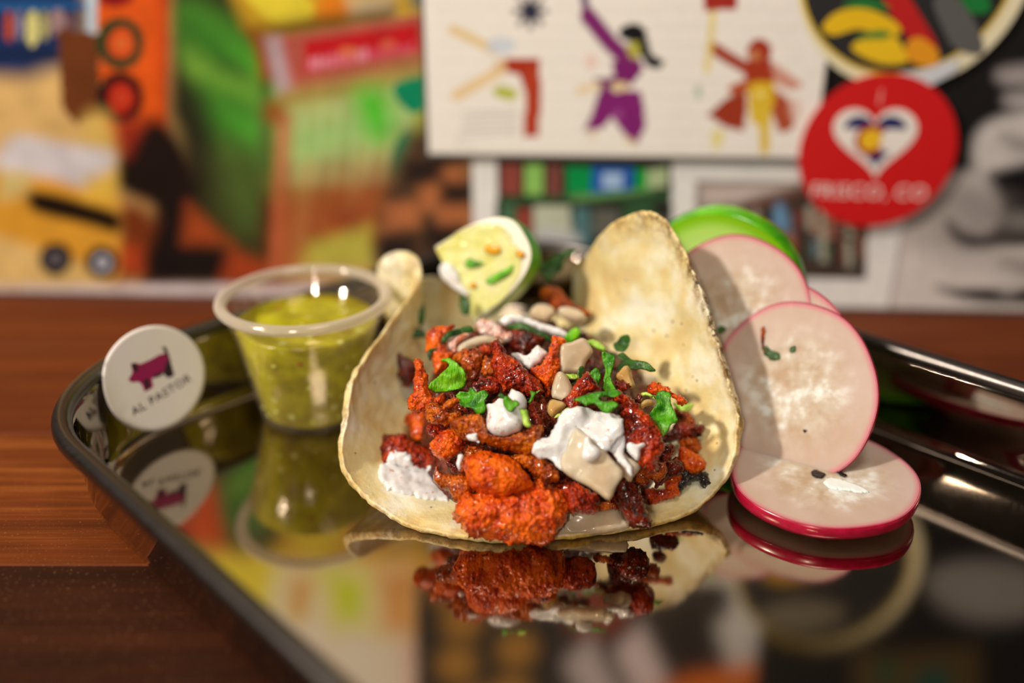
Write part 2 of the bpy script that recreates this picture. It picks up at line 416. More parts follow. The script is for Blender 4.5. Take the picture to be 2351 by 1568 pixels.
# ---- printed sheets: colour printed per point on a fine sheet
def print_mat(name, rough=0.45):
    t = NT(name); at = t.n('ShaderNodeAttribute', attribute_name='print'); t.l(at.outputs['Color'], t.b.inputs['Base Color'])
    t.set(Roughness=rough, Specular_IOR_Level=0.15); return t.m
M_PRINT = print_mat('printed_paper', 0.5)
class Sheet:
    def __init__(s, u0, u1, v0, v1, bg, res=0.9):
        s.u0, s.v0, s.res = u0, v0, res
        s.nu = int(round((u1 - u0) / res)) + 1; s.nv = int(round((v1 - v0) / res)) + 1
        uu, vv = np.meshgrid(u0 + np.arange(s.nu) * res, v0 + np.arange(s.nv) * res)
        s.X = np.stack([uu.ravel(), vv.ravel()], 1); s.c = np.tile(np.array(palb(*bg)), (len(s.X), 1))
    def put(s, m, col, a=1.0):
        if isinstance(m, np.ndarray) and m.dtype == bool: w = m.astype(float) * a
        else: w = m * a
        c = np.array(palb(*col)); s.c = s.c * (1 - w[:, None]) + c * w[:, None]
    def poly(s, pts, col, a=1.0, uv=None, soft=0.0):
        P = np.array([(uv or wp)(*p) for p in pts]); m = inside(P, s.X)
        if soft:
            d = edge_dist(P, s.X); m = np.where(m, 0.5 + 0.5 * np.clip(d / soft, 0, 1), 0.5 - 0.5 * np.clip(d / soft, 0, 1))
        s.put(m, col, a)
    def curve(s, pts, col, a=1.0, uv=None, soft=0.0):
        s.poly([tuple(p) for p in catmull(pts, 6)], col, a, uv, soft)
    def line(s, pts, w, col, a=1.0, uv=None):
        P = np.array([(uv or wp)(*p) for p in pts]); d2 = np.full(len(s.X), 1e9)
        for p, q in zip(P[:-1], P[1:]):
            ab = q - p; t = np.clip(((s.X - p) @ ab) / (ab @ ab + 1e-9), 0, 1); e = s.X - p - t[:, None] * ab
            d2 = np.minimum(d2, (e * e).sum(1))
        s.put(np.clip(0.5 + (w / 2 - np.sqrt(d2)) / s.res, 0, 1), col, a)
    def ell(s, cx, cy, rx, ry, col, a=1.0, uv=None, rot=0.0, soft=0.0):
        tt = np.linspace(0, 2 * pi, 40, endpoint=False)
        s.poly([(cx + rx * cos(t) * cos(rot) - ry * sin(t) * sin(rot), cy + rx * cos(t) * sin(rot) + ry * sin(t) * cos(rot)) for t in tt], col, a, uv, soft)
    def mottle(s, f, k, seed=0):
        s.c = np.clip(s.c * (1 + k * fbm(np.c_[s.X * f, np.full(len(s.X), seed + 0.5)], 3))[:, None], 0.002, 0.93)
    def build(s, name, off, thick, parent=None, keep=None):
        n, m = s.nu, s.nv
        V = [W0 + WU * u + np.array([0, 0, v]) + WN * (off + thick) for u, v in s.X]
        F = [(j * n + i, j * n + i + 1, (j + 1) * n + i + 1, (j + 1) * n + i) for j in range(m - 1) for i in range(n - 1)]
        if keep is not None:
            K = keep(s.X); F = [f for f in F if all(K[i] for i in f)]
        bb = len(V)                                # thin edge behind the sheet
        ring = [i for i in range(n)] + [j * n + n - 1 for j in range(1, m)] + [(m - 1) * n + i for i in range(n - 2, -1, -1)] + [j * n for j in range(m - 2, 0, -1)]
        cols = np.vstack([s.c, np.tile(np.array(alb(120, 100, 85)), (len(ring), 1))])
        V = np.array(V); V = np.vstack([V, V[ring] - WN * thick])
        if keep is None:
            for k in range(len(ring)):
                k2 = (k + 1) % len(ring); F.append((ring[k2], ring[k], bb + k, bb + k2))
        return obj(name, V, F, M_PRINT, parent, cols=cols)

def sheet_uv(x0, x1, y_ref):                   # helper: u range of a pixel column pair
    return wp(x0, y_ref)[0], wp(x1, y_ref)[0]
# -- left: painted street mural print with a white lower margin
u1 = wp(1082, 450)[0]
s = Sheet(-275, u1, 0.2, 235, (222, 172, 104))
s.poly([(-140, 690), (1100, 700), (1100, 655), (-140, 645)], (228, 196, 178))
s.poly([(-140, 690), (335, 700), (335, 668), (-140, 655)], (206, 152, 104))
s.poly([(-140, 655), (335, 668), (320, 590), (-140, 520)], (224, 176, 106), soft=3)
s.poly([(-160, -160), (196, -160), (196, 70), (150, 150), (60, 180), (-160, 170)], (34, 52, 86), soft=5)
for x, y, rx, ry, c in ((18, 60, 10, 36, (190, 78, 40)), (42, 55, 9, 40, (150, 130, 140)), (72, 66, 14, 44, (222, 200, 120)),
                        (100, 58, 11, 36, (180, 160, 100)), (130, 52, 18, 32, (170, 130, 120)), (160, 60, 14, 30, (120, 84, 80))):
    s.ell(x, y, rx, ry, c)
s.poly([(-160, 8), (196, 4), (196, 22), (-160, 28)], (40, 92, 130)); s.poly([(-160, 118), (140, 112), (140, 136), (-160, 142)], (30, 44, 70))
s.poly([(-160, 40), (-80, 50), (-60, 120), (-160, 130)], (196, 120, 60))
s.poly([(194, -160), (222, -160), (218, 78), (196, 74)], (196, 196, 196))
s.poly([(130, 66), (222, 78), (232, 270), (190, 275), (176, 290), (140, 250)], (120, 62, 28))
s.poly([(224, -160), (388, -160), (378, 320), (262, 340), (232, 270), (222, 60)], (226, 92, 26))
s.poly([(360, -160), (395, -160), (385, 330), (372, 300)], (206, 76, 24), soft=4)
s.ell(262, -10, 44, 26, (150, 24, 24))
for y, c1, c2, c3 in ((100, (42, 68, 36), (222, 84, 30), (226, 110, 50)), (226, (44, 22, 20), (196, 50, 24), (206, 70, 40))):
    s.ell(274, y, 54, 60, c1); s.ell(276, y, 32, 36, c2); s.ell(276, y, 16, 18, c3)
s.poly([(388, -160), (640, -160), (640, 120), (622, 640), (540, 650), (470, 560), (430, 330), (390, 260)], (62, 62, 30), soft=4)
s.poly([(372, 430), (470, 400), (640, 430), (640, 652), (330, 652), (340, 520)], (60, 40, 24), soft=3)
s.poly([(440, 330), (640, 330), (622, 620), (540, 600), (470, 520)], (74, 70, 34), soft=5)
s.curve([(430, 30), (520, 60), (600, 120), (612, 210), (540, 180), (450, 130)], (96, 164, 50), soft=9)
s.curve([(430, 120), (520, 160), (640, 220), (640, 280), (540, 230), (440, 180)], (128, 160, 58), soft=6)
s.curve([(470, 210), (560, 230), (620, 270), (615, 340), (560, 360), (500, 300)], (86, 150, 48), soft=9)
s.curve([(500, 330), (590, 360), (600, 480), (560, 520), (520, 450)], (92, 106, 46), soft=8)
s.curve([(440, 60), (500, 90), (560, 170), (500, 150)], (40, 74, 30), 0.8, soft=6)
s.curve([(400, 200), (470, 240), (480, 420), (430, 480), (405, 330)], (52, 48, 28), 0.85, soft=6)
s.curve([(600, 180), (628, 260), (622, 420), (604, 420)], (70, 80, 36), soft=3)
s.poly([(604, 250), (634, 270), (630, 640), (602, 640)], (62, 40, 22), soft=3)
s.curve([(254, 380), (296, 306), (350, 272), (404, 310), (446, 390), (446, 450), (410, 500), (330, 470), (268, 436)], (40, 24, 18), soft=4)
s.poly([(258, 455), (330, 470), (372, 520), (370, 640), (262, 660)], (134, 62, 26), soft=5)
s.poly([(330, 590), (380, 470), (430, 450), (420, 560), (530, 580), (505, 650), (330, 652)], (36, 24, 20), soft=4)
s.poly([(430, 470), (530, 560), (420, 560)], (176, 78, 34), soft=4)
s.poly([(505, 650), (530, 570), (640, 620), (640, 652)], (176, 72, 34), soft=4)
s.poly([(265, 280), (330, 280), (290, 360), (255, 360)], (160, 50, 30), soft=4)
s.poly([(262, 560), (320, 570), (320, 625), (270, 620)], (190, 72, 34), soft=4)
# yellow car in the mural
s.curve([(-120, 420), (0, 390), (80, 400), (255, 430), (262, 640), (190, 610), (80, 570), (-20, 540), (-120, 520)], (222, 152, 50), soft=3)
s.curve([(200, 270), (248, 275), (255, 420), (200, 420), (190, 330)], (214, 168, 84), soft=5)
s.curve([(-10, 360), (40, 312), (140, 330), (252, 350), (244, 400), (200, 432), (110, 408), (0, 395)], (216, 194, 180), soft=3)
s.poly([(0, 395), (60, 400), (60, 440), (0, 460)], (222, 190, 120), soft=4)
s.curve([(62, 446), (100, 442), (180, 462), (270, 494), (266, 534), (200, 518), (120, 500), (72, 482)], (34, 20, 10), soft=2)
s.poly([(200, 410), (256, 400), (262, 470), (190, 450)], (230, 178, 70), soft=4)
for x, y in ((125, 596), (232, 604)):
    s.ell(x, y, 38, 38, (40, 30, 28)); s.ell(x, y, 20, 20, (110, 96, 92) if x < 200 else (190, 176, 170)); s.ell(x, y, 8, 8, (60, 50, 46))
# the crate / stall with red sign
s.poly([(470, -160), (990, -160), (990, 40), (620, 90), (560, 60)], (214, 160, 40), soft=4)
s.curve([(560, -20), (640, -40), (720, 10), (700, 46), (620, 50)], (236, 200, 60)); s.curve([(740, -20), (800, 0), (800, 42), (730, 48)], (232, 130, 30), soft=3)
s.poly([(800, 0), (900, -10), (900, 30), (810, 40)], (214, 180, 140), soft=4); s.poly([(940, -20), (990, -20), (990, 14), (950, 14)], (60, 110, 110), soft=4)
s.poly([(600, 62), (900, 20), (900, 50), (640, 84)], (86, 52, 20), soft=4)
s.poly([(560, 60), (625, 90), (640, 190), (600, 180), (585, 110)], (166, 76, 28), soft=3)
s.poly([(618, 88), (988, 30), (988, 170), (645, 222)], (196, 100, 74))
s.poly([(648, 96), (978, 44), (978, 150), (665, 200)], (190, 90, 70))
s.poly([(696, 96), (958, 56), (962, 116), (700, 166)], (206, 32, 36))
s.poly([(700, 140), (860, 112), (950, 100), (950, 124), (704, 166)], (222, 90, 100), 0.7)
for k in range(9): s.poly([(712 + k * 15, 132 - k * 2.5), (720 + k * 15, 130 - k * 2.5), (721 + k * 15, 158 - k * 2.5), (713 + k * 15, 160 - k * 2.5)], (240, 160, 160), 0.8)
s.ell(800, 120, 22, 14, (230, 120, 70), 0.8); s.ell(890, 104, 20, 14, (232, 110, 80), 0.7)
s.poly([(610, 92), (640, 88), (668, 216), (640, 224)], (196, 166, 160), soft=3)
s.poly([(640, 212), (988, 150), (988, 190), (650, 250)], (188, 124, 74), soft=2)
s.poly([(640, 262), (990, 180), (990, 420), (890, 560), (620, 645)], (196, 118, 58), soft=2)
s.poly([(640, 268), (990, 184), (960, 330), (800, 370), (650, 420)], (150, 186, 84), soft=14)
for k in range(8):
    x = 650 + k * 40
    s.poly([(x, 266 - k * 9), (x + 16, 262 - k * 9), (x + 8 - k * 2, 420), (x - 4 - k * 2, 420)], (206, 218, 150), 0.75, soft=4)
    s.poly([(x + 14, 380), (x + 26, 378), (x + 4 - k * 6, 600 - k * 8), (x - 10 - k * 6, 604 - k * 8)], ((168, 74, 34), (208, 150, 90), (150, 64, 40))[k % 3], 0.7, soft=4)
s.poly([(640, 270), (664, 268), (640, 640), (618, 640)], (206, 104, 66), soft=3); s.ell(632, 258, 20, 22, (176, 76, 26), soft=4)
s.curve([(820, 215), (880, 215), (890, 300), (860, 320), (830, 270)], (84, 186, 40), soft=6)
s.curve([(905, 195), (985, 178), (988, 230), (950, 262), (915, 235)], (12, 140, 92))
s.curve([(930, 300), (938, 340), (915, 400), (895, 405), (900, 350)], (14, 142, 94))
s.poly([(770, 500), (820, 470), (810, 540), (770, 540)], (150, 40, 34), soft=5)
s.poly([(634, 430), (930, 370), (880, 570), (626, 640)], (166, 84, 42), 0.55, soft=10)
s.poly([(690, 615), (710, 560), (850, 520), (860, 615)], (196, 174, 72), soft=4)
s.poly([(860, 640), (870, 470), (940, 300), (1084, 300), (1084, 640)], (96, 66, 44), soft=4)
for (x, y) in ((880, 470), (985, 390), (960, 430), (1000, 470)): s.poly([(x, y), (x + 80, y - 10), (x + 84, y + 52), (x + 4, y + 60)], (190, 112, 66), soft=3)
for (x, y) in ((862, 550), (980, 520), (1010, 420), (930, 370)): s.poly([(x, y), (x + 84, y), (x + 84, y + 46), (x, y + 50)], (52, 38, 32), soft=3)
s.poly([(560, 656), (1084, 656), (1084, 640), (560, 640)], (130, 70, 40), 0.5)
s.poly([(-140, 700), (1100, 700), (1100, 658), (320, 656), (-140, 664)], (226, 196, 180), 0.9)
# the part above the photo's frame, known from the tray's mirror
s.poly([(540, 1268), (965, 1268), (965, 1600), (540, 1600)], (250, 228, 170), uv=mp, soft=4)
s.poly([(480, 1240), (680, 1250), (660, 1370), (480, 1400)], (226, 190, 60), uv=mp, soft=6)
s.poly([(760, 1270), (880, 1290), (868, 1390), (800, 1390)], (190, 200, 40), uv=mp, soft=8)
s.poly([(880, 1270), (990, 1270), (990, 1410), (900, 1410)], (214, 150, 84), uv=mp, soft=8)
s.poly([(700, 1290), (760, 1290), (740, 1380), (700, 1380)], (206, 150, 74), uv=mp, soft=5)
s.poly([(930, 1420), (990, 1420), (990, 1560), (930, 1560)], (220, 180, 160), uv=mp, soft=6)
s.poly([(560, 1550), (1000, 1545), (1000, 1610), (560, 1610)], (206, 150, 96), uv=mp, soft=6)
s.poly([(180, 1240), (520, 1240), (520, 1600), (180, 1600)], (150, 112, 70), uv=mp, soft=6)
s.mottle(0.09, 0.14)
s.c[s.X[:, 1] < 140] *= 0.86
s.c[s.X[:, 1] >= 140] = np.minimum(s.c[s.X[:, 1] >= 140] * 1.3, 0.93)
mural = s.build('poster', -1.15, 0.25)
tag(mural, 'colourful painted street scene print with yellow car, orange panel, green stall and red sign', 'poster')

# -- framed strip of two photographs on white paper, under the drawings
s = Sheet(wp(1085, 450)[0], wp(2056, 640)[0], 0.2, wp(1500, 350)[1] + 4, (232, 212, 202), res=0.8)
s.poly([(1140, 366), (1542, 366), (1546, 700), (1138, 700)], (54, 50, 40))
for x, y, w, h, c in ((1150, 378, 44, 70, (150, 74, 60)), (1206, 380, 42, 72, (150, 180, 90)), (1256, 380, 34, 70, (132, 74, 62)), (1300, 384, 58, 64, (14, 140, 70)),
                      (1356, 384, 100, 66, (44, 92, 150)), (1384, 396, 44, 40, (170, 180, 196)), (1458, 388, 26, 52, (20, 150, 60)), (1484, 388, 48, 44, (180, 180, 130)),
                      (1150, 470, 34, 120, (84, 110, 76)), (1186, 480, 34, 100, (156, 70, 56)), (1226, 474, 84, 110, (190, 178, 146)), (1316, 480, 40, 90, (92, 116, 108)),
                      (1362, 482, 60, 60, (110, 100, 84)), (1430, 470, 70, 40, (64, 92, 56)), (1470, 500, 50, 40, (140, 120, 90))):
    s.poly([(x, y), (x + w, y), (x + w, y + h), (x, y + h)], c)
s.poly([(1140, 452), (1542, 440), (1542, 462), (1140, 470)], (60, 84, 50)); s.poly([(1300, 450), (1500, 432), (1500, 442), (1320, 466)], (110, 140, 80))
s.poly([(1236, 520), (1330, 540), (1330, 600), (1236, 600)], (196, 180, 166), soft=2)
s.poly([(1598, 418), (1992, 418), (1990, 642), (1598, 642)], (82, 64, 52))
s.poly([(1606, 424), (1850, 424), (1700, 470), (1606, 476)], (206, 176, 156), soft=3)
rr = np.random.RandomState(5)
for k in range(46):
    x = 1640 + (k % 23) * 15; y = 470 + rr.uniform(-12, 20) + (k // 23) * 70; w = rr.uniform(9, 20); h = rr.uniform(36, 74)
    c = ((176, 160, 132), (110, 124, 130), (126, 70, 58), (56, 42, 36), (150, 130, 104), (92, 92, 66), (168, 110, 84))[rr.randint(7)]
    s.poly([(x, y), (x + w, y), (x + w + 6, y + h), (x + 4, y + h)], c)
s.poly([(1700, 470), (1870, 424), (1900, 430), (1720, 490)], (116, 74, 56), soft=2); s.ell(1790, 500, 12, 34, (120, 150, 170), soft=2)
s.mottle(0.2, 0.06, 3)
photos = s.build('photo_print', -1.1, 0.25)
tag(photos, 'white bordered print of two crowded shop shelf photographs below the comic sheet', 'poster')

# -- comic sheet with three drawn panels
uL, vB = wp(985, 352); uR = wp(1872, 330)[0]
s = Sheet(uL, uR, vB, 152, (240, 224, 196), res=0.7)
for x in (1246, 1602): s.line([(x, -80), (x, 352)], 2.2, (246, 232, 208))
for y in range(0, 9): s.line([(1010, 20 + y * 40), (1840, 22 + y * 40)], 0.5, (222, 200, 168), 0.6)
# panel: kicking legs and a tall red boot
s.line([(1040, 68), (1085, 88), (1135, 116)], 3.6, (228, 188, 130)); s.line([(1048, 218), (1105, 186), (1165, 150)], 4.4, (232, 190, 136))
s.ell(1150, 104, 34, 20, (206, 198, 192), 0.8); s.ell(1160, 150, 26, 16, (226, 180, 130))
s.poly([(1160, 134), (1238, 134), (1242, 220), (1236, 312), (1204, 314), (1206, 210), (1192, 168), (1164, 166)], (178, 58, 32))
s.poly([(1214, 150), (1226, 150), (1226, 300), (1212, 304)], (206, 84, 48), 0.6)
s.ell(1160, 212, 30, 14, (188, 178, 60), rot=0.2); s.ell(1218, 26, 18, 20, (50, 44, 58))
for k in range(8): s.line([(1218, 26), (1218 + 36 * cos(k * pi / 4), 26 + 38 * sin(k * pi / 4))], 1.8, (60, 54, 66))
for k in range(5): s.line([(1064, 258 + k * 13), (1186, 252 + k * 13)], 0.8, (150, 140, 130), 0.55)
s.line([(1060, 300), (1050, 330), (1090, 335)], 0.6, (120, 110, 104), 0.5)
# panel: dancer in purple
s.line([(1338, -60), (1342, 0), (1350, 40)], 3.2, (120, 80, 110)); s.line([(1350, 36), (1400, 98), (1446, 142)], 6.4, (136, 44, 100))
s.poly([(1404, 140), (1470, 136), (1476, 160), (1448, 196), (1412, 190)], (134, 40, 98)); s.poly([(1362, 178), (1416, 176), (1440, 200), (1384, 214)], (126, 40, 96))
s.line([(1330, 206), (1372, 196)], 3.2, (234, 196, 150)); s.ell(1422, 198, 22, 11, (232, 192, 140))
s.poly([(1374, 212), (1470, 206), (1480, 250), (1480, 292), (1460, 332), (1440, 316), (1404, 268), (1380, 296), (1340, 298), (1356, 268)], (140, 42, 104))
s.ell(1418, 262, 12, 12, (176, 92, 140), 0.6)
s.ell(1456, 112, 16, 22, (190, 170, 74)); s.ell(1452, 74, 32, 20, (34, 28, 30)); s.poly([(1462, 66), (1486, 84), (1494, 124), (1524, 140), (1516, 158), (1484, 152), (1470, 120)], (32, 26, 28))
s.ell(1356, 140, 14, 18, (234, 184, 160), 0.7); s.line([(1436, 316), (1456, 330)], 2.0, (232, 196, 150)); s.line([(1352, 298), (1366, 318)], 2.0, (226, 190, 140), 0.7)
# panel: figure in brown and yellow
s.line([(1634, 108), (1672, 132), (1714, 156)], 4.6, (172, 62, 34)); s.ell(1742, 118, 28, 30, (174, 58, 34)); s.ell(1732, 128, 11, 17, (206, 128, 80))
s.poly([(1704, 140), (1768, 136), (1778, 194), (1712, 196)], (176, 64, 36)); s.poly([(1770, 140), (1800, 160), (1846, 196), (1812, 206), (1776, 190)], (206, 120, 90), 0.8)
s.poly([(1622, 262), (1664, 226), (1712, 204), (1714, 250), (1706, 300), (1664, 290)], (166, 62, 36)); s.poly([(1770, 196), (1812, 230), (1822, 290), (1790, 306), (1770, 260)], (182, 84, 52))
s.poly([(1668, 200), (1712, 180), (1720, 206), (1680, 220)], (190, 90, 54)); s.poly([(1716, 188), (1776, 186), (1776, 240), (1718, 242)], (224, 172, 48))
s.poly([(1718, 240), (1770, 240), (1766, 300), (1764, 352), (1744, 352), (1742, 290), (1722, 276)], (226, 180, 60)); s.ell(1744, 216, 10, 10, (240, 206, 110))
s.poly([(1612, -60), (1694, -60), (1690, 22), (1616, 24)], (172, 52, 38)); s.line([(1636, 30), (1630, 100), (1622, 160)], 2.6, (232, 196, 110), 0.9)
s.poly([(1632, 296), (1660, 298), (1654, 340), (1636, 340)], (232, 200, 96), 0.8); s.ell(1602, 210, 7, 18, (120, 160, 110), 0.6); s.ell(1822, 250, 16, 26, (222, 150, 120), 0.5)
s.mottle(0.25, 0.035, 5)
comic = s.build('comic_poster', -0.85, 2.2)
tag(comic, 'cream comic sheet with three drawn dancing figures in thick dark edged panel', 'poster')
o = wall_box('dark_edge', uL - 1.2, uR + 1.2, vB - 1.5, vB, -1.05, 1.6, plain('dark_edge', alb(70, 58, 50), 0.6), comic); o['label'] = 'dark lower edge strip'
wall_box('dark_edge', uL - 1.2, uL, vB, 152, -1.05, 1.6, bpy.data.materials['dark_edge'], comic)

# -- pictures higher on the wall, seen only mirrored in the tray
s = Sheet(-46, 26, 153.5, 240, (66, 56, 48), res=1.2)
for x, y in ((1080, 1385), (1070, 1465), (1200, 1440), (1190, 1525), (1110, 1545), (1210, 1330), (1050, 1320)): s.ell(x, y, 42, 30, (190, 134, 62), uv=mp, soft=5)
up1 = s.build('spotted_print', -1.1, 0.25); tag(up1, 'dark print with golden round spots, mirrored in the tray floor', 'poster')
s = Sheet(27, 128, 153.5, 240, (74, 62, 54), res=1.0)
s.curve([(1290, 1330), (1400, 1340), (1440, 1400), (1340, 1420)], (150, 70, 50), uv=mp, soft=5)
for k in range(4): s.poly([(1300 + k * 110, 1470 - k * 20), (1360 + k * 110, 1420 - k * 20), (1440 + k * 100, 1560 - k * 24), (1370 + k * 100, 1580 - k * 20)], ((206, 180, 170), (226, 196, 184), (60, 50, 44), (214, 196, 180))[k], uv=mp, soft=4)
s.poly([(1640, 1250), (1730, 1250), (1760, 1440), (1700, 1470)], (214, 200, 186), uv=mp, soft=5)
s.poly([(1700, 1440), (1910, 1440), (1910, 1490), (1700, 1490)], (186, 170, 160), uv=mp, soft=5)
s.poly([(1400, 1575), (1560, 1505), (1740, 1484), (1925, 1476), (1925, 1520), (1740, 1540), (1640, 1548), (1470, 1580)], (222, 116, 40), uv=mp, soft=3)
up2 = s.build('striped_print', -1.1, 0.25); tag(up2, 'print with pale slanted strokes and an orange band, mirrored in the tray', 'poster')

# -- black and white engraving at the right
u0 = wp(2057, 640)[0]
s = Sheet(129, 300, 0.2, 240, (40, 34, 31), res=0.8)
s.poly([(2040, 720), (2060, 560), (2110, 500), (2180, 420), (2260, 560), (2700, 560), (2700, 760), (2040, 760)], (220, 196, 176), soft=3)
s.poly([(1850, 540), (2080, 500), (2140, 440), (2210, 400), (2280, 430), (2290, 560), (2060, 580)], (206, 182, 162), soft=4)
s.curve([(2236, 340), (2260, 290), (2330, 262), (2420, 250), (2460, 330), (2400, 360), (2340, 395), (2290, 400), (2245, 400)], (206, 184, 166), soft=3)
s.curve([(2300, 310), (2360, 320), (2420, 310), (2400, 350), (2330, 345)], (120, 104, 92), 0.7, soft=3)
s.curve([(2300, 160), (2420, 150), (2420, 196), (2310, 194)], (170, 150, 136), soft=3); s.curve([(2316, 218), (2420, 214), (2420, 246), (2326, 248)], (180, 160, 146), soft=3)
s.curve([(2190, 420), (2260, 400), (2300, 420), (2300, 500), (2260, 530), (2210, 520)], (200, 178, 160), soft=4)
s.curve([(2176, 505), (2210, 530), (2260, 540), (2310, 520), (2420, 500), (2420, 556), (2300, 566), (2230, 572), (2186, 548)], (24, 20, 18), soft=2)
s.curve([(2280, 400), (2420, 380), (2420, 500), (2330, 500), (2300, 460)], (36, 30, 28), soft=3)
s.curve([(2290, 500), (2360, 490), (2420, 520), (2340, 530)], (150, 134, 120), 0.8, soft=3)
s.curve([(2150, 660), (2200, 664), (2320, 662), (2460, 664), (2460, 700), (2240, 694)], (24, 20, 18), soft=2)
s.curve([(2300, 600), (2420, 596), (2420, 640), (2330, 640)], (140, 122, 108), 0.8, soft=4); s.ell(2318, 650, 24, 22, (206, 184, 166), soft=4)
s.curve([(2110, 440), (2180, 430), (2290, 460), (2280, 500), (2190, 470), (2110, 500)], (150, 130, 116), 0.5, soft=6)
for k in range(26): s.line([(2062, 430 + k * 11), (2150, 426 + k * 11.5), (2260, 436 + k * 11), (2420, 440 + k * 11)], 0.45, (120, 102, 90), 0.35)
for k in range(7): s.ell(2230, 520, 70 + k * 14, 50 + k * 12, (120, 104, 92), 0.08)
s.poly([(2040, 735), (2700, 760), (2700, 722), (2040, 712)], (222, 196, 172), soft=2)
s.curve([(2100, 1330), (2200, 1310), (2330, 1340), (2330, 1420), (2210, 1430), (2120, 1390)], (150, 136, 124), uv=mp, soft=5)
s.poly([(1930, 1480), (2200, 1480), (2200, 1590), (1930, 1590)], (96, 74, 44), uv=mp, soft=5)
s.ell(2100, 1545, 40, 26, (36, 84, 70), uv=mp, soft=4); s.ell(2000, 1520, 20, 20, (40, 84, 60), uv=mp, soft=4)
s.mottle(0.22, 0.08, 8)
engr = s.build('engraving_poster', -1.15, 0.2)
tag(engr, 'black and cream engraved poster of a pale curled figure at the far right', 'poster')

# -- round stickers: flat discs, each printed shape a thin piece of its own
def disc_piece(name, P2, off, thick, mat, parent):
    """P2: outline in wall u, v"""
    P2 = np.asarray(P2, float); n = len(P2)
    V = [wall_pt(u, v, off + thick) for u, v in P2] + [wall_pt(u, v, off) for u, v in P2]
    a = 0.5 * np.sum(P2[:, 0] * np.roll(P2[:, 1], -1) - np.roll(P2[:, 0], -1) * P2[:, 1])
    top = list(range(n)) if a > 0 else list(range(n))[::-1]
    F = [tuple(top)] + [(top[(k + 1) % n], top[k], n + top[k], n + top[(k + 1) % n]) for k in range(n)]
    return obj(name, V, F, mat, parent, smooth=False, origin=wall_pt(P2[:, 0].mean(), P2[:, 1].min(), off))
def circ(c, r, n=72): return [(c[0] + r * cos(2 * pi * k / n), c[1] + r * sin(2 * pi * k / n)) for k in range(n)]
PM = {}
def pm(*c):
    if c not in PM: PM[c] = plain('print_ink', alb(*c), 0.45)
    return PM[c]
def px_poly(pts, smooth=0): return [wp(*p) for p in (catmull(pts, smooth) if smooth else pts)]

pc = np.array(wp(2098, -68)); pr = abs(wp(2352, 0)[0] - pc[0]) * 1.01
pep = disc_piece('pepper_sticker', circ(pc, pr), 0.0, 1.4, pm(232, 206, 160), None)
tag(pep, 'large round black sticker with yellow and red peppers and a cream rim', 'sticker')
pep_c = pc + np.array([-2.6, 2.2])
disc_piece('yellow_ring', circ(pep_c, pr * 0.935), 1.4, 0.15, pm(226, 176, 40), pep)
disc_piece('black_field', circ(pep_c, pr * 0.905), 1.55, 0.15, pm(38, 34, 32), pep)
def pep_part(name, pts, col, off=1.7, sm=5): disc_piece(name, px_poly(pts, sm), off, 0.15, pm(*col), pep)
pep_part('yellow_pepper', [(1886, 60), (1920, 26), (1980, 18), (2040, 40), (2066, 70), (2030, 86), (1970, 66), (1910, 80)], (230, 172, 20))
pep_part('yellow_pepper', [(1952, 106), (1990, 84), (2050, 84), (2072, 112), (2080, 140), (2030, 146), (1980, 130)], (232, 176, 24))
pep_part('green_leaf', [(1930, 14), (1970, -4), (2020, 4), (2040, 20), (1990, 18)], (30, 110, 40), 1.75)
pep_part('green_leaf', [(1960, 90), (2000, 70), (2040, 72), (2030, 86), (1990, 88)], (60, 116, 40), 1.75)
pep_part('red_pepper', [(2010, -60), (2060, -40), (2120, 50), (2150, 110), (2140, 140), (2104, 120), (2070, 70), (2030, 10)], (186, 26, 24))
pep_part('orange_tip', [(2080, 96), (2110, 84), (2150, 116), (2144, 148), (2100, 146), (2076, 126)], (228, 140, 24), 1.85)
pep_part('green_pepper', [(2200, -40), (2250, -30), (2270, 20), (2230, 30), (2206, 6)], (24, 110, 44))
pep_part('yellow_pepper', [(1880, -60), (1960, -120), (2060, -100), (2020, -60), (1930, -40)], (214, 150, 24))
pep_part('grey_pattern', [(2140, 0), (2190, -10), (2240, 60), (2250, 120), (2190, 110), (2160, 60)], (92, 84, 76))
pep_part('white_brush', [(2060, 166), (2110, 160), (2150, 146), (2200, 128), (2190, 164), (2130, 196), (2080, 200)], (206, 194, 184), 1.75, 0)
pep_part('grey_pattern', [(1930, -260), (2080, -300), (2200, -240), (2100, -190), (1980, -200)], (120, 104, 80))

rc = np.array(wp(2010, 346)); rrad = abs(wp(2190, 346)[0] - wp(1831, 346)[0]) / 2
red = disc_piece('heart_sticker', circ(rc, rrad), 2.2, 0.8, pm(206, 20, 20), None)
tag(red, 'round red sticker with a white heart and white lettering', 'sticker')
hx, hy = 2005, 312
def heart(k): return [wp(hx + k * 6.0 * 16 * sin(t) ** 3, hy - k * 5.5 * (13 * cos(t) - 5 * cos(2 * t) - 2 * cos(3 * t) - cos(4 * t))) for t in np.linspace(0, 2 * pi, 60, endpoint=False)]
disc_piece('white_heart', heart(1.0), 3.0, 0.12, pm(244, 226, 216), red)
inner = np.array(heart(0.76)); vt = wp(hx, 292)[1]; vb = wp(hx, 344)[1]
def clip(P, v, above):
    out = []
    for a, b in zip(P, np.roll(P, -1, 0)):
        ia = (a[1] >= v) == above; ib = (b[1] >= v) == above
        if ia: out.append(a)
        if ia != ib: out.append(a + (b - a) * ((v - a[1]) / (b[1] - a[1])))
    return np.array(out)
disc_piece('blue_band', clip(inner, vt, True), 3.12, 0.1, pm(30, 34, 84), red)
disc_piece('blue_band', clip(inner, vb, False), 3.12, 0.1, pm(30, 34, 84), red)
cc = np.array(wp(1994, 317)); ro = 6.6
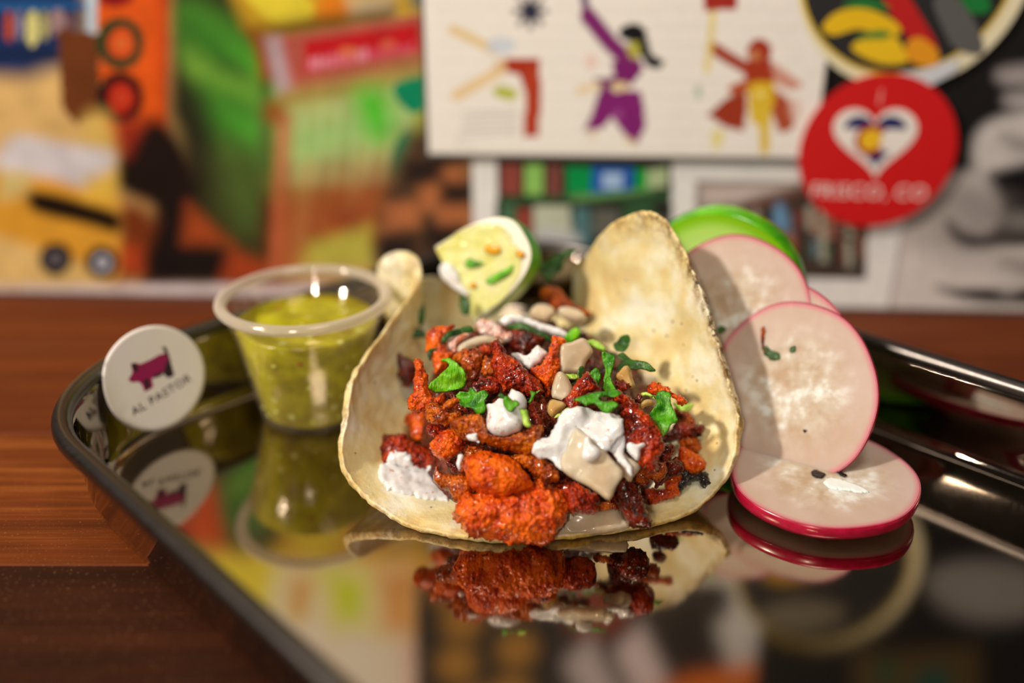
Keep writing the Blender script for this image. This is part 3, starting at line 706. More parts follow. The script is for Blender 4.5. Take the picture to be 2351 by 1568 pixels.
disc_piece('red_letter', [(cc[0] + ro * cos(t), cc[1] + ro * sin(t)) for t in np.linspace(0.6, 2 * pi - 0.6, 30)] + [(cc[0] + ro * .45 * cos(t), cc[1] + ro * .45 * sin(t)) for t in np.linspace(2 * pi - 0.6, 0.6, 30)], 3.22, 0.1, pm(170, 26, 40), red)
disc_piece('gold_disc', circ(cc, 4.6, 32), 3.2, 0.13, pm(240, 176, 30), red)
def text_mesh(name, body, size, place, mat, parent, spacing=1.0):
    cu = bpy.data.curves.new(name, 'FONT'); cu.body = body; cu.size = size; cu.align_x = 'CENTER'; cu.align_y = 'CENTER'; cu.extrude = 0.05; cu.space_character = spacing; cu.resolution_u = 3
    to = bpy.data.objects.new('tmp_text', cu); COL.objects.link(to); bpy.context.view_layer.update()
    me = to.to_mesh(); V = [place(v.co.x, v.co.y, v.co.z) for v in me.vertices]; F = [tuple(p.vertices) for p in me.polygons]; to.to_mesh_clear()
    bpy.data.objects.remove(to); bpy.data.curves.remove(cu)
    return obj(name, V, F, mat, parent, smooth=False)
tc = wp(1990, 437); t2 = wp(2016, 222)
ang = radians(-0.5)
def tplace(c): return lambda x, y, z: wall_pt(c[0] + x * cos(ang) - y * sin(ang), c[1] + x * sin(ang) + y * cos(ang), 3.05 + z)
text_mesh('lettering', 'FRISCO, CO', 8.6, tplace(tc), pm(244, 214, 204), red, 1.08)
text_mesh('lettering', 'I', 9.0, tplace(t2), pm(240, 150, 130), red)


# ------------------------------------------------------------------ the black sheet pan
TH = radians(-45.6); E1 = np.array([cos(TH), sin(TH)]); E2 = np.array([-E1[1], E1[0]])
A0, A1, B0, B1 = -306.5, 22.0, 78.0, 306.5      # rim ridge, along E1 and E2
def pan_mat(name, col, rough, scr):
    t = NT(name)
    rot = t.n('ShaderNodeMapping'); rot.inputs['Rotation'].default_value = (0, 0, -TH + radians(70)); rot.inputs['Scale'].default_value = (1, 18, 1); t.l(t.co, rot.inputs['Vector'])
    s1 = t.noise(150, 5, 0.7, rot.outputs[0]); s2 = t.noise(9, 4, 0.6)
    t.l(t.ramp(s1, [(0.3, (rough,) * 3), (0.75, (rough + scr,) * 3)]), t.b.inputs['Roughness'])
    c = t.mix(t.ramp(s2, [(0.35, B4), (0.7, W4)]), col, tuple(x * 1.12 for x in col))
    t.l(c, t.b.inputs['Base Color'])
    t.l(t.bump(s1, 0.003, 0.5), t.b.inputs['Normal'])
    t.set(Metallic=1.0); return t.m
M_PAN = pan_mat('dark_pan_metal', (0.41, 0.36, 0.30), 0.03, 0.05)
M_WALL = pan_mat('dark_pan_wall', (0.34, 0.305, 0.265), 0.02, 0.03)
M_RIM = pan_mat('pan_rim_metal', (0.115, 0.11, 0.108), 0.26, 0.14)
def rloop(d, z, r0=52.0, n=14):
    """rounded rectangle, d outward of the rim ridge"""
    r = r0 + d; a0, a1, b0, b1 = A0 - d, A1 + d, B0 - d, B1 + d; out = []
    for (cx, cy, s) in ((a1 - r, b1 - r, 0), (a0 + r, b1 - r, 1), (a0 + r, b0 + r, 2), (a1 - r, b0 + r, 3)):
        for k in range(n + 1):
            t = s * pi / 2 + k / n * pi / 2; a = cx + r * cos(t); b = cy + r * sin(t)
            out.append((E1[0] * a + E2[0] * b, E1[1] * a + E2[1] * b, z))
    return out
def loft(name, prof, mat, parent, cap0=False, cap1=False, ring=False):
    V = []; F = []
    for d, z in prof: V += rloop(d, z)
    n = len(rloop(0, 0)); m = len(prof)
    for i in range(m if ring else m - 1):
        for k in range(n):
            k2 = (k + 1) % n; i2 = (i + 1) % m; F.append((i * n + k, i * n + k2, i2 * n + k2, i2 * n + k))
    if cap1: F.append(tuple((m - 1) * n + k for k in range(n)))
    if cap0: F.append(tuple(range(n))[::-1])
    return obj(name, V, F, mat, parent)
tray = tag(empty('serving_tray', (-10, 275, TB)), 'shiny black metal sheet pan with rolled rim on the wooden table', 'tray')
RH = 32.0
# outer skin up from the table, over, and down inside to the floor
inner = [(-2.6, RH - 3.2), (-3.0, RH - 6), (-4.6, 8.5)] + [(-9.6 + 5.0 * sin(t), 5.0 * (1 - cos(t))) for t in np.linspace(pi / 2 - 0.15, 0.0, 9)]
outer = [(-9.6, TB), (-5.2, TB + 1.6), (-3.6, 6.5), (-2.0, RH - 6), (-1.6, RH - 3.2)]
sh_ = loft('pan_shell', outer + inner, [M_PAN, M_WALL], tray, cap0=True, cap1=True)
for p in sh_.data.polygons:
    if p.normal.z < 0.9: p.material_index = 1
rim = [(-0.2 + 3.0 * cos(t), RH - 3.0 + 3.0 * sin(t)) for t in np.linspace(0, 2 * pi, 18, endpoint=False)]
r_ = loft('rolled_rim', rim, M_RIM, tray, ring=True); r_['label'] = 'dull grey rolled rim'

# ------------------------------------------------------------------ round paper label stuck inside the tray wall
sb = at_z(383, 981, 5.2)                         # lowest point, near the floor
Wn = np.array([E1[0], E1[1], 0.20]); Wn /= np.linalg.norm(Wn)        # out of the sloped wall
Ws = np.array([E2[0], E2[1], 0.0]); Wu = np.cross(Wn, Ws); Wu = Wu if Wu[2] > 0 else -Wu
SRr = 17.9
sc = sb + Wu * SRr * 1.0
sc = sc + Wn * 0.0
def sp(x, y, z): return sc + Ws * x + Wu * y + Wn * z
n = 72; V = [sp(0, 0, 0.45)]; F = []
rings = 14
def lab_z(x, y):                                  # the left edge is creased and lifts a little
    k = max(0.0, (-x - 0.78 * SRr - 0.10 * y)) ; return 0.45 + 0.55 * k + 0.5 * math.exp(-((x + 0.78 * SRr + 0.12 * (y - 3)) / 0.9) ** 2) * (1 if y > -6 else 0.2)
for j in range(1, rings + 1):
    for k in range(n):
        a = 2 * pi * k / n; x, y = SRr * j / rings * cos(a), SRr * j / rings * sin(a); V.append(sp(x, y, lab_z(x, y)))
for k in range(n): F.append((0, 1 + k, 1 + (k + 1) % n))
for j in range(1, rings):
    for k in range(n): a = 1 + (j - 1) * n; F.append((a + k, a + n + k, a + n + (k + 1) % n, a + (k + 1) % n))
base = len(V); V += [np.array(v) - Wn * 0.35 for v in V]; F += [tuple(base + i for i in f[::-1]) for f in F[:]]
a = 1 + (rings - 1) * n; F += [(a + k, base + a + k, base + a + (k + 1) % n, a + (k + 1) % n) for k in range(n)]
t = NT('label_paper'); t.l(t.ramp(t.noise(60, 3), [(0.35, alb(240, 214, 176, 1.15)), (0.6, alb(246, 224, 204, 1.15))]), t.b.inputs['Base Color']); t.set(Roughness=0.45)
lab = tag(obj('round_label', V, F, t.m), 'round white paper label with a magenta pig, stuck on the tray wall', 'label')
# pig, traced in the label's own plane (crop scale 5.6 px per photo px)
kp = SRr / 113.0 / 5.6 * 1.0
def pl(x, y): return ((x - 775) * kp, -(y - 815) * kp * 1.0)
def flat(name, pts, z, mat, sm=0):
    P = np.array([pl(*p) for p in pts], float); P = catmull(P, sm) if sm else P
    m = len(P); ar = 0.5 * np.sum(P[:, 0] * np.roll(P[:, 1], -1) - np.roll(P[:, 0], -1) * P[:, 1]); P = P if ar > 0 else P[::-1]
    fl = np.dot(np.cross(Ws, Wu), Wn) > 0
    Q = P if fl else P[::-1]
    V = [sp(x, y, z) for x, y in Q] + [sp(x, y, z - 0.1) for x, y in Q]
    F = [tuple(range(m))] + [((k + 1) % m, k, m + k, m + (k + 1) % m) for k in range(m)]
    return obj(name, V, F, mat, lab, smooth=False)
pig_m = plain('magenta_ink', alb(158, 22, 72), 0.5); blk = plain('black_ink', alb(44, 32, 34), 0.5)
flat('pig_print', [(470, 730), (540, 660), (545, 560), (600, 560), (650, 595), (780, 580), (900, 555), (985, 560), (1010, 620), (1000, 860), (930, 860), (920, 770), (860, 800), (740, 800), (730, 910), (620, 930), (610, 840), (580, 790), (500, 770)], 0.58, pig_m)
for pts in ([(545, 555), (590, 560), (620, 640), (585, 680), (560, 640)], [(640, 780), (700, 790), (690, 900), (640, 920)],
            [(935, 700), (1005, 640), (1010, 850), (930, 860), (890, 800)], [(950, 480), (990, 480), (1005, 560), (1010, 680), (985, 600), (965, 530)], [(760, 780), (900, 760), (860, 806), (770, 810)]):
    flat('dark_print', pts, 0.64, blk)
la = radians(13.0); lc = pl(806, 1035)
text_mesh('lettering', 'AL PASTOR', 4.1, lambda x, y, z: sp(lc[0] + x * cos(la) - y * sin(la), lc[1] + x * sin(la) + y * cos(la), 0.58 + z), blk, lab, 1.12)

# ------------------------------------------------------------------ small plastic cup of green salsa
CC = np.array([-71.5, 313.0, 0.3]); CH = 46.0
def clear_mat(name, haze, rough):
    t = NT(name); tr = t.n('ShaderNodeBsdfTransparent'); tr.inputs[0].default_value = (0.985, 0.98, 0.965, 1)
    df = t.n('ShaderNodeBsdfTranslucent'); df.inputs[0].default_value = (0.85, 0.80, 0.73, 1)
    d2 = t.n('ShaderNodeBsdfDiffuse'); d2.inputs[0].default_value = (0.85, 0.80, 0.73, 1)
    gl = t.n('ShaderNodeBsdfAnisotropic'); gl.inputs['Roughness'].default_value = rough; gl.inputs[0].default_value = (1, 0.98, 0.95, 1)
    m0 = t.n('ShaderNodeMixShader'); t.l(df.outputs[0], m0.inputs[1]); t.l(d2.outputs[0], m0.inputs[2])
    lw = t.n('ShaderNodeLayerWeight'); lw.inputs['Blend'].default_value = 0.25
    hz = t.math('ADD', t.math('MULTIPLY', t.math('POWER', lw.outputs['Facing'], 3.0), haze * 5), haze)
    m1 = t.n('ShaderNodeMixShader'); t.l(hz, m1.inputs[0]); t.l(tr.outputs[0], m1.inputs[1]); t.l(m0.outputs[0], m1.inputs[2])
    fz = t.math('ADD', t.math('MULTIPLY', t.math('POWER', lw.outputs['Facing'], 5.0), 0.55), 0.045)
    m2 = t.n('ShaderNodeMixShader'); t.l(fz, m2.inputs[0]); t.l(m1.outputs[0], m2.inputs[1]); t.l(gl.outputs[0], m2.inputs[2])
    t.l(m2.outputs[0], t.out.inputs['Surface']); return t.m
M_CUP = clear_mat('clear_plastic', 0.035, 0.07)
M_LIP = clear_mat('frosted_lip', 0.5, 0.12)
cup = empty('sauce_cup', CC); tag(cup, 'small clear plastic portion cup standing left of the taco', 'cup')
prof_o = [(0, 0.5), (15.6, 0.5), (17.2, 0.0), (18.2, 0.6), (18.7, 2.0), (25.6, 37.5), (26.5, 38.0), (26.9, 41.5), (27.5, 42.5), (27.6, 44.5)]
prof_i = [(26.9, 44.5), (26.2, 42.0), (25.4, 38.3), (24.9, 37.6), (18.1, 2.4), (17.0, 1.4), (0, 1.3)]
revolve('cup_wall', prof_o[1:] + prof_i[:-1], CC, M_CUP, 96, cup)
lip = [(28.2 + 2.0 * cos(t), CH - 1.8 + 1.8 * sin(t)) for t in np.linspace(0, 2 * pi, 16)]
revolve('cup_lip', lip, CC, M_LIP, 96, cup, close=False)['label'] = 'rolled translucent lip'
def salsa_mat():
    t = NT('salsa_verde')
    c = t.ramp(t.noise(110, 4, 0.6), [(0.32, alb(134, 112, 1)), (0.5, alb(164, 142, 2)), (0.68, alb(190, 168, 20))])
    v = t.n('ShaderNodeTexVoronoi'); v.inputs['Scale'].default_value = 210; t.l(t.co, v.inputs['Vector'])
    k = t.n('ShaderNodeSeparateColor'); t.l(v.outputs['Color'], k.inputs[0])
    spot = t.math('MULTIPLY', t.ramp(v.outputs['Distance'], [(0.16, W4), (0.36, B4)]), t.math('LESS_THAN', k.outputs[0], 0.16))
    c = t.mix(t.math('MULTIPLY', spot, 0.7), c, alb(232, 220, 130))
    dk = t.ramp(t.noise(260, 3), [(0.62, B4), (0.72, W4)]); c = t.mix(t.math('MULTIPLY', dk, 0.5), c, alb(120, 112, 14))
    t.l(c, t.b.inputs['Base Color']); t.l(t.bump(t.noise(260, 3), 0.6, 0.5), t.b.inputs['Normal'])
    t.set(Roughness=0.16, Subsurface_Weight=0.5, Subsurface_Radius=(0.006, 0.005, 0.0008), Subsurface_Scale=1.0)
    return t.m
prof = [(0.01, 1.9), (16.6, 2.0), (17.8, 3.2), (24.2, 35.6), (23.5, 36.3), (14, 36.7), (6, 36.5), (0.01, 36.9)]
sal = revolve('green_salsa', prof, CC, salsa_mat(), 80, None, close=False)
tag(sal, 'yellow green tomatillo salsa with seeds filling the clear cup', 'salsa')
rs = np.random.RandomState(11)
def seed(pos, nrm, r, mat, name, par, flatk=0.5):
    e1, e2, nn = basis(nrm); V = []; F = []
    for j in range(1, 4):
        for k in range(8): a = 2 * pi * k / 8; rr = r * sin(j * pi / 4); V.append(pos + e1 * rr * cos(a) + e2 * rr * 0.7 * sin(a) + nn * r * flatk * cos(j * pi / 4))
    V += [pos + nn * r * flatk, pos - nn * r * flatk]; t, b = 24, 25
    for k in range(8):
        k2 = (k + 1) % 8; F += [(t, k, k2), (k, 8 + k, 8 + k2, k2), (8 + k, 16 + k, 16 + k2, 8 + k2), (b, 16 + k2, 16 + k)]
    return obj(name, V, F, mat, par)
M_SEED = plain('pale_seed', alb(206, 190, 84), 0.4); M_FLAKE = plain('red_flake', alb(168, 66, 14), 0.4)
for k in range(20):
    if k < 14:
        a = rs.uniform(-2.9, -0.4); z = rs.uniform(4, 33); r = 17.8 + (z - 3.2) * 6.4 / 32.4; p = CC + [r * cos(a), r * sin(a), z]; nr = [cos(a), sin(a), 0]
    else:
        a = rs.uniform(0, 6.28); r = 22 * sqrt(rs.uniform(0, 1)); p = CC + [r * cos(a), r * sin(a), 36.6]; nr = [0, 0, 1]
    seed(np.array(p), nr, rs.uniform(0.7, 1.1), M_SEED, 'seed', sal)
for px, py in ((733, 811), (752, 880)):
    a = atan2(-1, (px - 724) / 130.0); z = 30 if py < 850 else 20; r = 17.9 + (z - 3.2) * 6.4 / 32.4; seed(CC + np.array([r * cos(a), r * sin(a), z]), [cos(a), sin(a), 0], 0.9, M_FLAKE, 'red_flake', sal)
for dx, dy in ((6, -14), (-12, 10)): seed(CC + np.array([dx, dy, 36.7]), [0, 0, 1], 1.0, M_FLAKE, 'red_flake', sal)




# ------------------------------------------------------------------ tortilla: a disc folded into a trough
EDGE = [  # photo px, px, distance along the table (mm); k = how upright the wall is
 (1130, 1249, 233), (1300, 1240, 234.5), (1450, 1214, 238.5), (1585, 1172, 245), (1655, 1108, 250), (1683, 1050, 253.5), (1689, 960, 261),
 (1668, 860, 268), (1640, 770, 274), (1604, 660, 283), (1570, 580, 292), (1532, 512, 299), (1486, 489, 304), (1436, 502, 309), (1390, 532, 316),
 (1345, 590, 327), (1316, 640, 338), (1322, 700, 356), (1270, 730, 372), (1180, 722, 378), (1090, 690, 372), (1030, 652, 356), (994, 640, 346),
 (940, 640, 342), (893, 618, 337), (882, 594, 331), (920, 580, 326), (958, 597, 321), (967, 640, 315), (946, 682, 307), (902, 740, 296), (852, 808, 284),
 (817, 868, 274), (800, 950, 264), (789, 1040, 256), (806, 1096, 251), (870, 1163, 244), (985, 1222, 237)]
EP = np.array([at_y(*e) for e in EDGE])
NT_, NR = 380, 74
EC = catmull(EP, 10); EC = np.vstack([EC, EC[:1]])
dd = np.r_[0, np.cumsum(np.linalg.norm(np.diff(EC, axis=0), axis=1))]
tq = np.linspace(0, dd[-1], NT_, endpoint=False); EC = np.stack([np.interp(tq, dd, EC[:, k]) for k in range(3)], 1)
jit = noise(np.c_[EC[:, 0] * 0.35, EC[:, 1] * 0.35, EC[:, 2] * 0.35]) * 0.45 + noise(EC * 1.3) * 0.22
TC = np.array([5.0, 300.0, 3.6])
rad = EC - TC; rl = np.linalg.norm(rad, axis=1)[:, None]; EC = EC + rad / rl * jit[:, None]
EC[:, 2] = np.maximum(EC[:, 2], 2.5)
kk = np.clip(EC[:, 2] / 34.0, 0, 1); kk = 0.62 + 0.42 * kk
P1 = TC + (EC - TC) * kk[:, None]; P1[:, 2] = 2.6 + EC[:, 2] * 0.04
rr_ = np.linspace(0, 1, NR + 1)[1:] ** 0.9
V = [TC]
for r in rr_:
    V += list((1 - r) ** 2 * TC + 2 * r * (1 - r) * P1 + r * r * EC)
V = np.array(V); F = [(0, 1 + k, 1 + (k + 1) % NT_) for k in range(NT_)]
for j in range(NR - 1):
    a = 1 + j * NT_; F += [(a + k, a + NT_ + k, a + NT_ + (k + 1) % NT_, a + (k + 1) % NT_) for k in range(NT_)]
Nn = normals(V, F)
if Nn[0, 2] < 0: Nn = -Nn; F = [f[::-1] for f in F]
hh = np.clip(V[:, 2] / 20, 0, 1)
V = V + Nn * ((fbm(V * 0.05, 2) * 0.9 * hh + fbm(V * 0.28, 3) * 0.26)[:, None])
rn = np.r_[0, np.repeat(rr_, NT_)]
thk = 2.5 * np.sqrt(np.clip((1.0 - rn) / 0.020, 0, 1)) ; thk = np.maximum(thk, 0.9) * (1 + 0.15 * noise(V * 0.3))
Vb = V - Nn * thk[:, None]; Vb[:, 2] = np.maximum(Vb[:, 2], 0.25); V[:, 2] = np.maximum(V[:, 2], Vb[:, 2] + 0.8)
nb = len(V); FF = list(F) + [tuple(nb + i for i in f[::-1]) for f in F]
a = 1 + (NR - 1) * NT_
side = [(a + k, nb + a + k, nb + a + (k + 1) % NT_, a + (k + 1) % NT_) for k in range(NT_)]
FF += side
VV = np.vstack([V, Vb])
rn2 = np.r_[rn, rn]; zz = VV[:, 2]; und = np.r_[np.zeros(nb), np.ones(nb)]
edge = np.clip((rn2 - 0.90) / 0.10, 0, 1)
right = np.clip((VV[:, 0] - 30) / 20, 0, 1) * np.clip((zz - 20) / 15, 0, 1)
toast = np.clip(edge ** 2 * (0.35 + 0.9 * right) + und * 0.25, 0, 1)
oil = np.clip(und * (0.35 + 0.6 * (VV[:, 0] > 10)) * np.clip(1 - zz / 40, 0, 1) + edge * 0.10, 0, 0.9) * (0.6 + 0.8 * np.clip(noise(VV * 0.09), -0.4, 0.8))
oil = np.clip(oil + 0.22 * np.clip(edge - 0.3, 0, 1) * (noise(VV * 0.15) > 0), 0, 1)
char = np.clip((rn2 - 0.965) / 0.025, 0, 1) * np.clip(right * np.clip((zz - 38) / 6, 0, 1) * np.clip((70 - zz) / 6, 0, 1) * np.clip(0.75 + 1.6 * noise(VV * 0.11 + 4), 0, 1) + 0.10 * (noise(VV * 0.12) > 0.28), 0, 1)
tort = obj('tortilla', VV, FF, M_TORT, cols=np.stack([toast, oil, char], 1), attr='toast')
tag(tort, 'soft yellow corn tortilla folded open around the pork on the black tray', 'tortilla')

TBVH = BVHTree.FromPolygons([Vector(v) for v in VV], FF)
def on_tort(qx, qy, lift=2.0):
    dr = Vector(ray(qx, qy)).normalized(); h = TBVH.ray_cast(Vector(CAM), dr)
    return np.array(h[0]) - np.array(dr) * lift
# ------------------------------------------------------------------ the chopped filling underneath (nobody could count it)
V = []; F = []; nu, nv = 200, 110
for j in range(nv + 1):
    for k in range(nu):
        a = 2 * pi * k / nu; r = j / nv; x = 4 + (38 if cos(a) < 0 else 49 - 16 * max(0, sin(a)) + 5 * max(0, -sin(a))) * r * cos(a); y = 290 + 48 * r * sin(a)
        if y > 292: y = 292 + (y - 292) * 1.0
        z = 3.2 + max(0.0, (heapz(y - 0.0066 * (x - 8) ** 2) - 9)) * (1 - r ** 5)
        V.append((x, y, z))
V = np.array(V)
for j in range(nv): F += [(j * nu + k, (j + 1) * nu + k, (j + 1) * nu + (k + 1) % nu, j * nu + (k + 1) % nu) for k in range(nu)]
rim_ = np.repeat(np.linspace(0, 1, nv + 1), nu)
V[:, 2] += (fbm(V * 0.16, 3) * 4.5 + np.abs(noise(V * 0.42)) * 3.0 - 1.5) * (1 - rim_ ** 6)
V[:, 2] = np.maximum(V[:, 2], 3.2)
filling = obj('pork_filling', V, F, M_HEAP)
tag(filling, 'dark chopped pork filling packed under the larger pieces in the tortilla', 'filling', kind='stuff')

# ------------------------------------------------------------------ pieces that can be told apart, traced from enlarged crops
CR = {'A': (860, 720, 5.2275), 'B': (1220, 720, 5.111), 'C': (840, 980, 5.226), 'D': (1220, 960, 4.898), 'E': (940, 500, 5.111)}
def px(c, pts):
    ox, oy, s = CR[c]; return [(ox + x / s, oy + y / s) for x, y in pts]
_cnt = [0]
def piece(name, cat, c, pts, mat, label, lift=0.0, group=None, at=None, **kw):
    P = px(c, pts); q = np.mean(np.array(P), 0); gs = kw.pop('grow', 1.0); P = [tuple(q + (np.array(p) - q) * gs) for p in P]
    tl = kw.pop('tort', None)
    C = at if at is not None else (on_heap(q[0], q[1], lift) if tl is None else on_tort(q[0], q[1], tl))
    _cnt[0] += 1; kw.setdefault('seed', _cnt[0])
    return tag(blob(name, P, C, mat, **kw), label, cat, group)
PORKG = 'pieces of pork in the taco'
def pork_(c, pts, mat, label, lift=0.0, **kw):
    kw.setdefault('grow', 1.14); kw.setdefault('amp', 0.75); kw.setdefault('fine', 0.6); kw.setdefault('ffreq', 1.0); kw.setdefault('jag', 0.35); kw.setdefault('step', 0.46)
    return piece('pork_piece', 'meat', c, pts, mat, label, lift, PORKG, **kw)
pork_('C', [(1180,870),(1250,790),(1380,830),(1520,800),(1640,830),(1780,790),(1920,730),(2080,690),(2200,750),(2330,830),(2360,950),(2330,1080),(2250,1200),(2130,1320),(1940,1360),(1780,1340),(1560,1290),(1340,1270),(1240,1230),(1210,1150),(1140,1090),(1160,960)],
      M_ORANGE, 'largest glossy orange red pork piece at the front lip of the tortilla', 0, T=8.5, R=11, amp=1.3, fine=0.8, ffreq=0.62)
pork_('C', [(1220,430),(1310,370),(1430,330),(1560,370),(1680,370),(1790,450),(1880,560),(1960,690),(1890,750),(1760,790),(1640,830),(1500,790),(1330,730),(1260,640),(1220,540)],
      M_ORANGE, 'smooth domed orange pork piece resting on the largest front piece', 1.5, T=6.5, amp=0.5, fine=0.3)
pork_('C', [(1140,260),(1230,210),(1360,210),(1460,270),(1500,340),(1400,420),(1230,470),(1200,530),(1130,500),(1160,400)], M_BROWN, 'crusty pork piece behind the smooth domed orange one', -3)
pork_('C', [(830,560),(880,490),(940,560),(1050,590),(1180,560),(1240,660),(1300,760),(1240,830),(1160,880),(1070,860),(980,760),(880,710),(840,660)], M_BROWN, 'crusty pork piece beside the white crema on the left, left of the domed one', 0.5)
pork_('C', [(210,180),(270,120),(370,130),(470,130),(520,200),(640,230),(760,290),(850,360),(910,410),(880,480),(760,500),(620,500),(500,480),(400,460),(300,470),(240,470),(210,380)], M_RED, 'leftmost front pork piece half covered in white crema', 0.5, tort=3.5, T=4.5)
pork_('C', [(790,210),(880,130),(1000,60),(1100,90),(1170,170),(1150,270),(1070,340),(960,390),(880,360),(830,290)], M_ORANGE, 'blocky orange pork piece with a black speck behind the leftmost crema', 0)
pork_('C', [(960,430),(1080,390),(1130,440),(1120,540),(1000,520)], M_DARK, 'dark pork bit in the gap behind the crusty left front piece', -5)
pork_('A', [(480,600),(560,590),(600,680),(640,790),(660,900),(700,980),(820,960),(830,1040),(760,1110),(640,1130),(560,1170),(450,1150),(420,1060),(460,930),(480,800)], M_ORANGE, 'tall orange pork piece nearest the left tortilla flap', -2)
pork_('A', [(400,1230),(520,1190),(640,1200),(680,1290),(680,1420),(640,1500),(560,1530),(460,1480),(400,1370),(370,1290)], M_ORANGE, 'round orange pork piece low against the left flap', -1, tort=7)
pork_('A', [(620,1150),(720,1090),(830,1110),(900,1130),(1010,1160),(1030,1250),(960,1310),(860,1340),(740,1320),(660,1280)], M_BROWN, 'crusty orange brown pork piece left of the crema dollop, with a black spot', 1)
pork_('A', [(830,1090),(880,1040),(960,1015),(1020,1040),(970,1100),(880,1150),(830,1140)], M_BROWN, 'small oval golden crumb lying on the crusty brown piece', 4, fine=0.3, amp=0.3)
pork_('A', [(650,290),(720,200),(880,170),(940,190),(870,330),(860,420),(930,500),(880,560),(860,640),(740,700),(700,560),(640,440)], M_ORANGE, 'bright orange pork piece behind the big left cilantro leaf', -1)
pork_('A', [(960,540),(1060,450),(1160,420),(1260,450),(1290,580),(1250,700),(1240,790),(1150,800),(1090,700),(1040,610)], M_BROWN, 'brown red pork piece right of the big left cilantro leaf', 0)
pork_('A', [(1230,440),(1300,380),(1400,390),(1400,480),(1330,520),(1270,500)], M_RED, 'small pork bit under the pale curved onion slice', -1)
pork_('A', [(1290,600),(1350,530),(1420,560),(1450,640),(1440,720),(1340,750),(1280,720)], M_BROWN, 'small lumpy pork bit left of the dark red wedge', -0.5)
pork_('A', [(1430,400),(1500,360),(1570,440),(1620,540),(1700,600),(1770,650),(1870,730),(1960,860),(1970,940),(1850,960),(1740,910),(1640,890),(1560,930),(1530,860),(1490,780),(1440,640)], M_RED, 'dark red wedge of pork with beaded glaze behind the crema dollop', 1.5)
pork_('A', [(1190,860),(1260,800),(1370,770),(1460,790),(1500,860),(1450,930),(1310,920),(1220,900)], M_RED, 'pork bit showing just above the ruffled cilantro leaf', 0)
pork_('A', [(1870,1060),(1920,1030),(1950,1150),(2020,1280),(2030,1360),(1960,1370),(1880,1260),(1850,1150)], M_RED, 'thin upright pork strip at the right side of the crema dollop', 0)
pork_('A', [(970,1350),(1080,1260),(1200,1240),(1330,1260),(1400,1420),(1500,1470),(1620,1460),(1760,1410),(1880,1370),(1960,1380),(1980,1450),(1930,1570),(1850,1650),(1700,1640),(1500,1580),(1300,1540),(1100,1480),(1000,1420)], M_BROWN, 'long orange brown pork slab carrying the crema dollop', 2, T=4.5)
pork_('A', [(640,1380),(760,1340),(900,1380),(960,1440),(840,1500),(700,1480)], M_RED, 'shaded pork bit between the blocky orange piece and the crusty one', -3)
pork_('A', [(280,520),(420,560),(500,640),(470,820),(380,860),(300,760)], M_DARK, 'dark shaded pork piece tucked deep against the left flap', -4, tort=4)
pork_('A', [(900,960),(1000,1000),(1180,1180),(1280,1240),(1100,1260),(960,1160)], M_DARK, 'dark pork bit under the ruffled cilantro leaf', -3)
pork_('B', [(20,650),(110,590),(190,480),(210,340),(250,300),(340,310),(400,350),(340,430),(320,520),(340,600),(290,720),(240,830),(230,920),(160,920),(140,800),(60,720)], M_ORANGE, 'tall narrow orange pork piece left of the upright onion', 0.5)
pork_('B', [(400,1000),(480,900),(560,800),(640,710),(700,740),(740,810),(790,890),(700,920),(600,980),(560,1080),(520,1160),(450,1130)], M_RED, 'pointed triangular pork piece above the central crema', 3, fine=0.35)
pork_('B', [(990,800),(1060,780),(1160,830),(1130,890),(1050,910),(1000,870)], M_DARK, 'small dark pork bit between the cilantro stalks and yellow onion', 0)
pork_('B', [(1390,890),(1450,810),(1560,850),(1650,910),(1760,970),(1800,1050),(1700,1060),(1640,980),(1500,960),(1430,950)], M_ORANGE, 'orange pork piece behind the right cilantro leaf', 0)
pork_('B', [(1180,1010),(1270,940),(1310,990),(1250,1060),(1190,1050)], M_DARK, 'small dark red strip beside the yellow green stem', 0)
pork_('B', [(1690,1120),(1800,1150),(1870,1200),(1900,1280),(1820,1310),(1720,1300),(1710,1200)], M_BROWN, 'brown pork bit at right below the pale green stem end', -1, tort=4)
pork_('B', [(880,1000),(980,960),(1010,1080),(900,1120),(820,1080)], M_DARK, 'dark pork bit shaded under the central cilantro leaf', -3)
pork_('D', [(939,-246),(1016,-256),(1102,-208),(1178,-141),(1236,-64),(1312,-7),(1400,100),(1440,220),(1470,320),(1400,400),(1385,540),(1310,545),(1190,490),(1200,380),(1100,320),(970,270),(1040,200),(1060,100),(1030,0),(1030,-100),(970,-160)], M_RED, 'long bright red pork piece right of the central crema', 3.5, T=5)
pork_('D', [(1480,240),(1560,150),(1640,60),(1740,70),(1850,90),(1925,110),(1900,180),(1840,210),(1740,220),(1640,250),(1540,280)], M_DARK, 'dark red pork strip pointing at the right flap', 2, tort=7)
pork_('D', [(1640,260),(1760,220),(1870,230),(1890,310),(1860,380),(1760,370),(1690,330)], M_BROWN, 'dull brown pork piece under the dark red strip at right', -1, tort=4)
pork_('D', [(1670,360),(1720,340),(1800,380),(1870,420),(1940,500),(1940,560),(1870,600),(1800,640),(1720,580),(1650,510)], M_ORANGE, 'bright orange pork cube above the charred bit', 1, tort=4.5, fine=0.35)
pork_('D', [(1690,620),(1760,590),(1830,640),(1890,630),(1970,620),(1985,680),(2005,730),(1950,790),(1890,760),(1870,700),(1800,740),(1740,790),(1690,830),(1660,760)], M_CHAR, 'black charred pork bit at the right end of the filling', 0, tort=1.8, T=2.2, fine=0.8)
pork_('D', [(1170,610),(1230,560),(1330,560),(1420,510),(1490,540),(1500,610),(1440,670),(1420,720),(1340,680),(1320,740),(1250,745),(1180,700)], M_BROWN, 'knobbly orange pork lumps right of the big onion tip', 1)
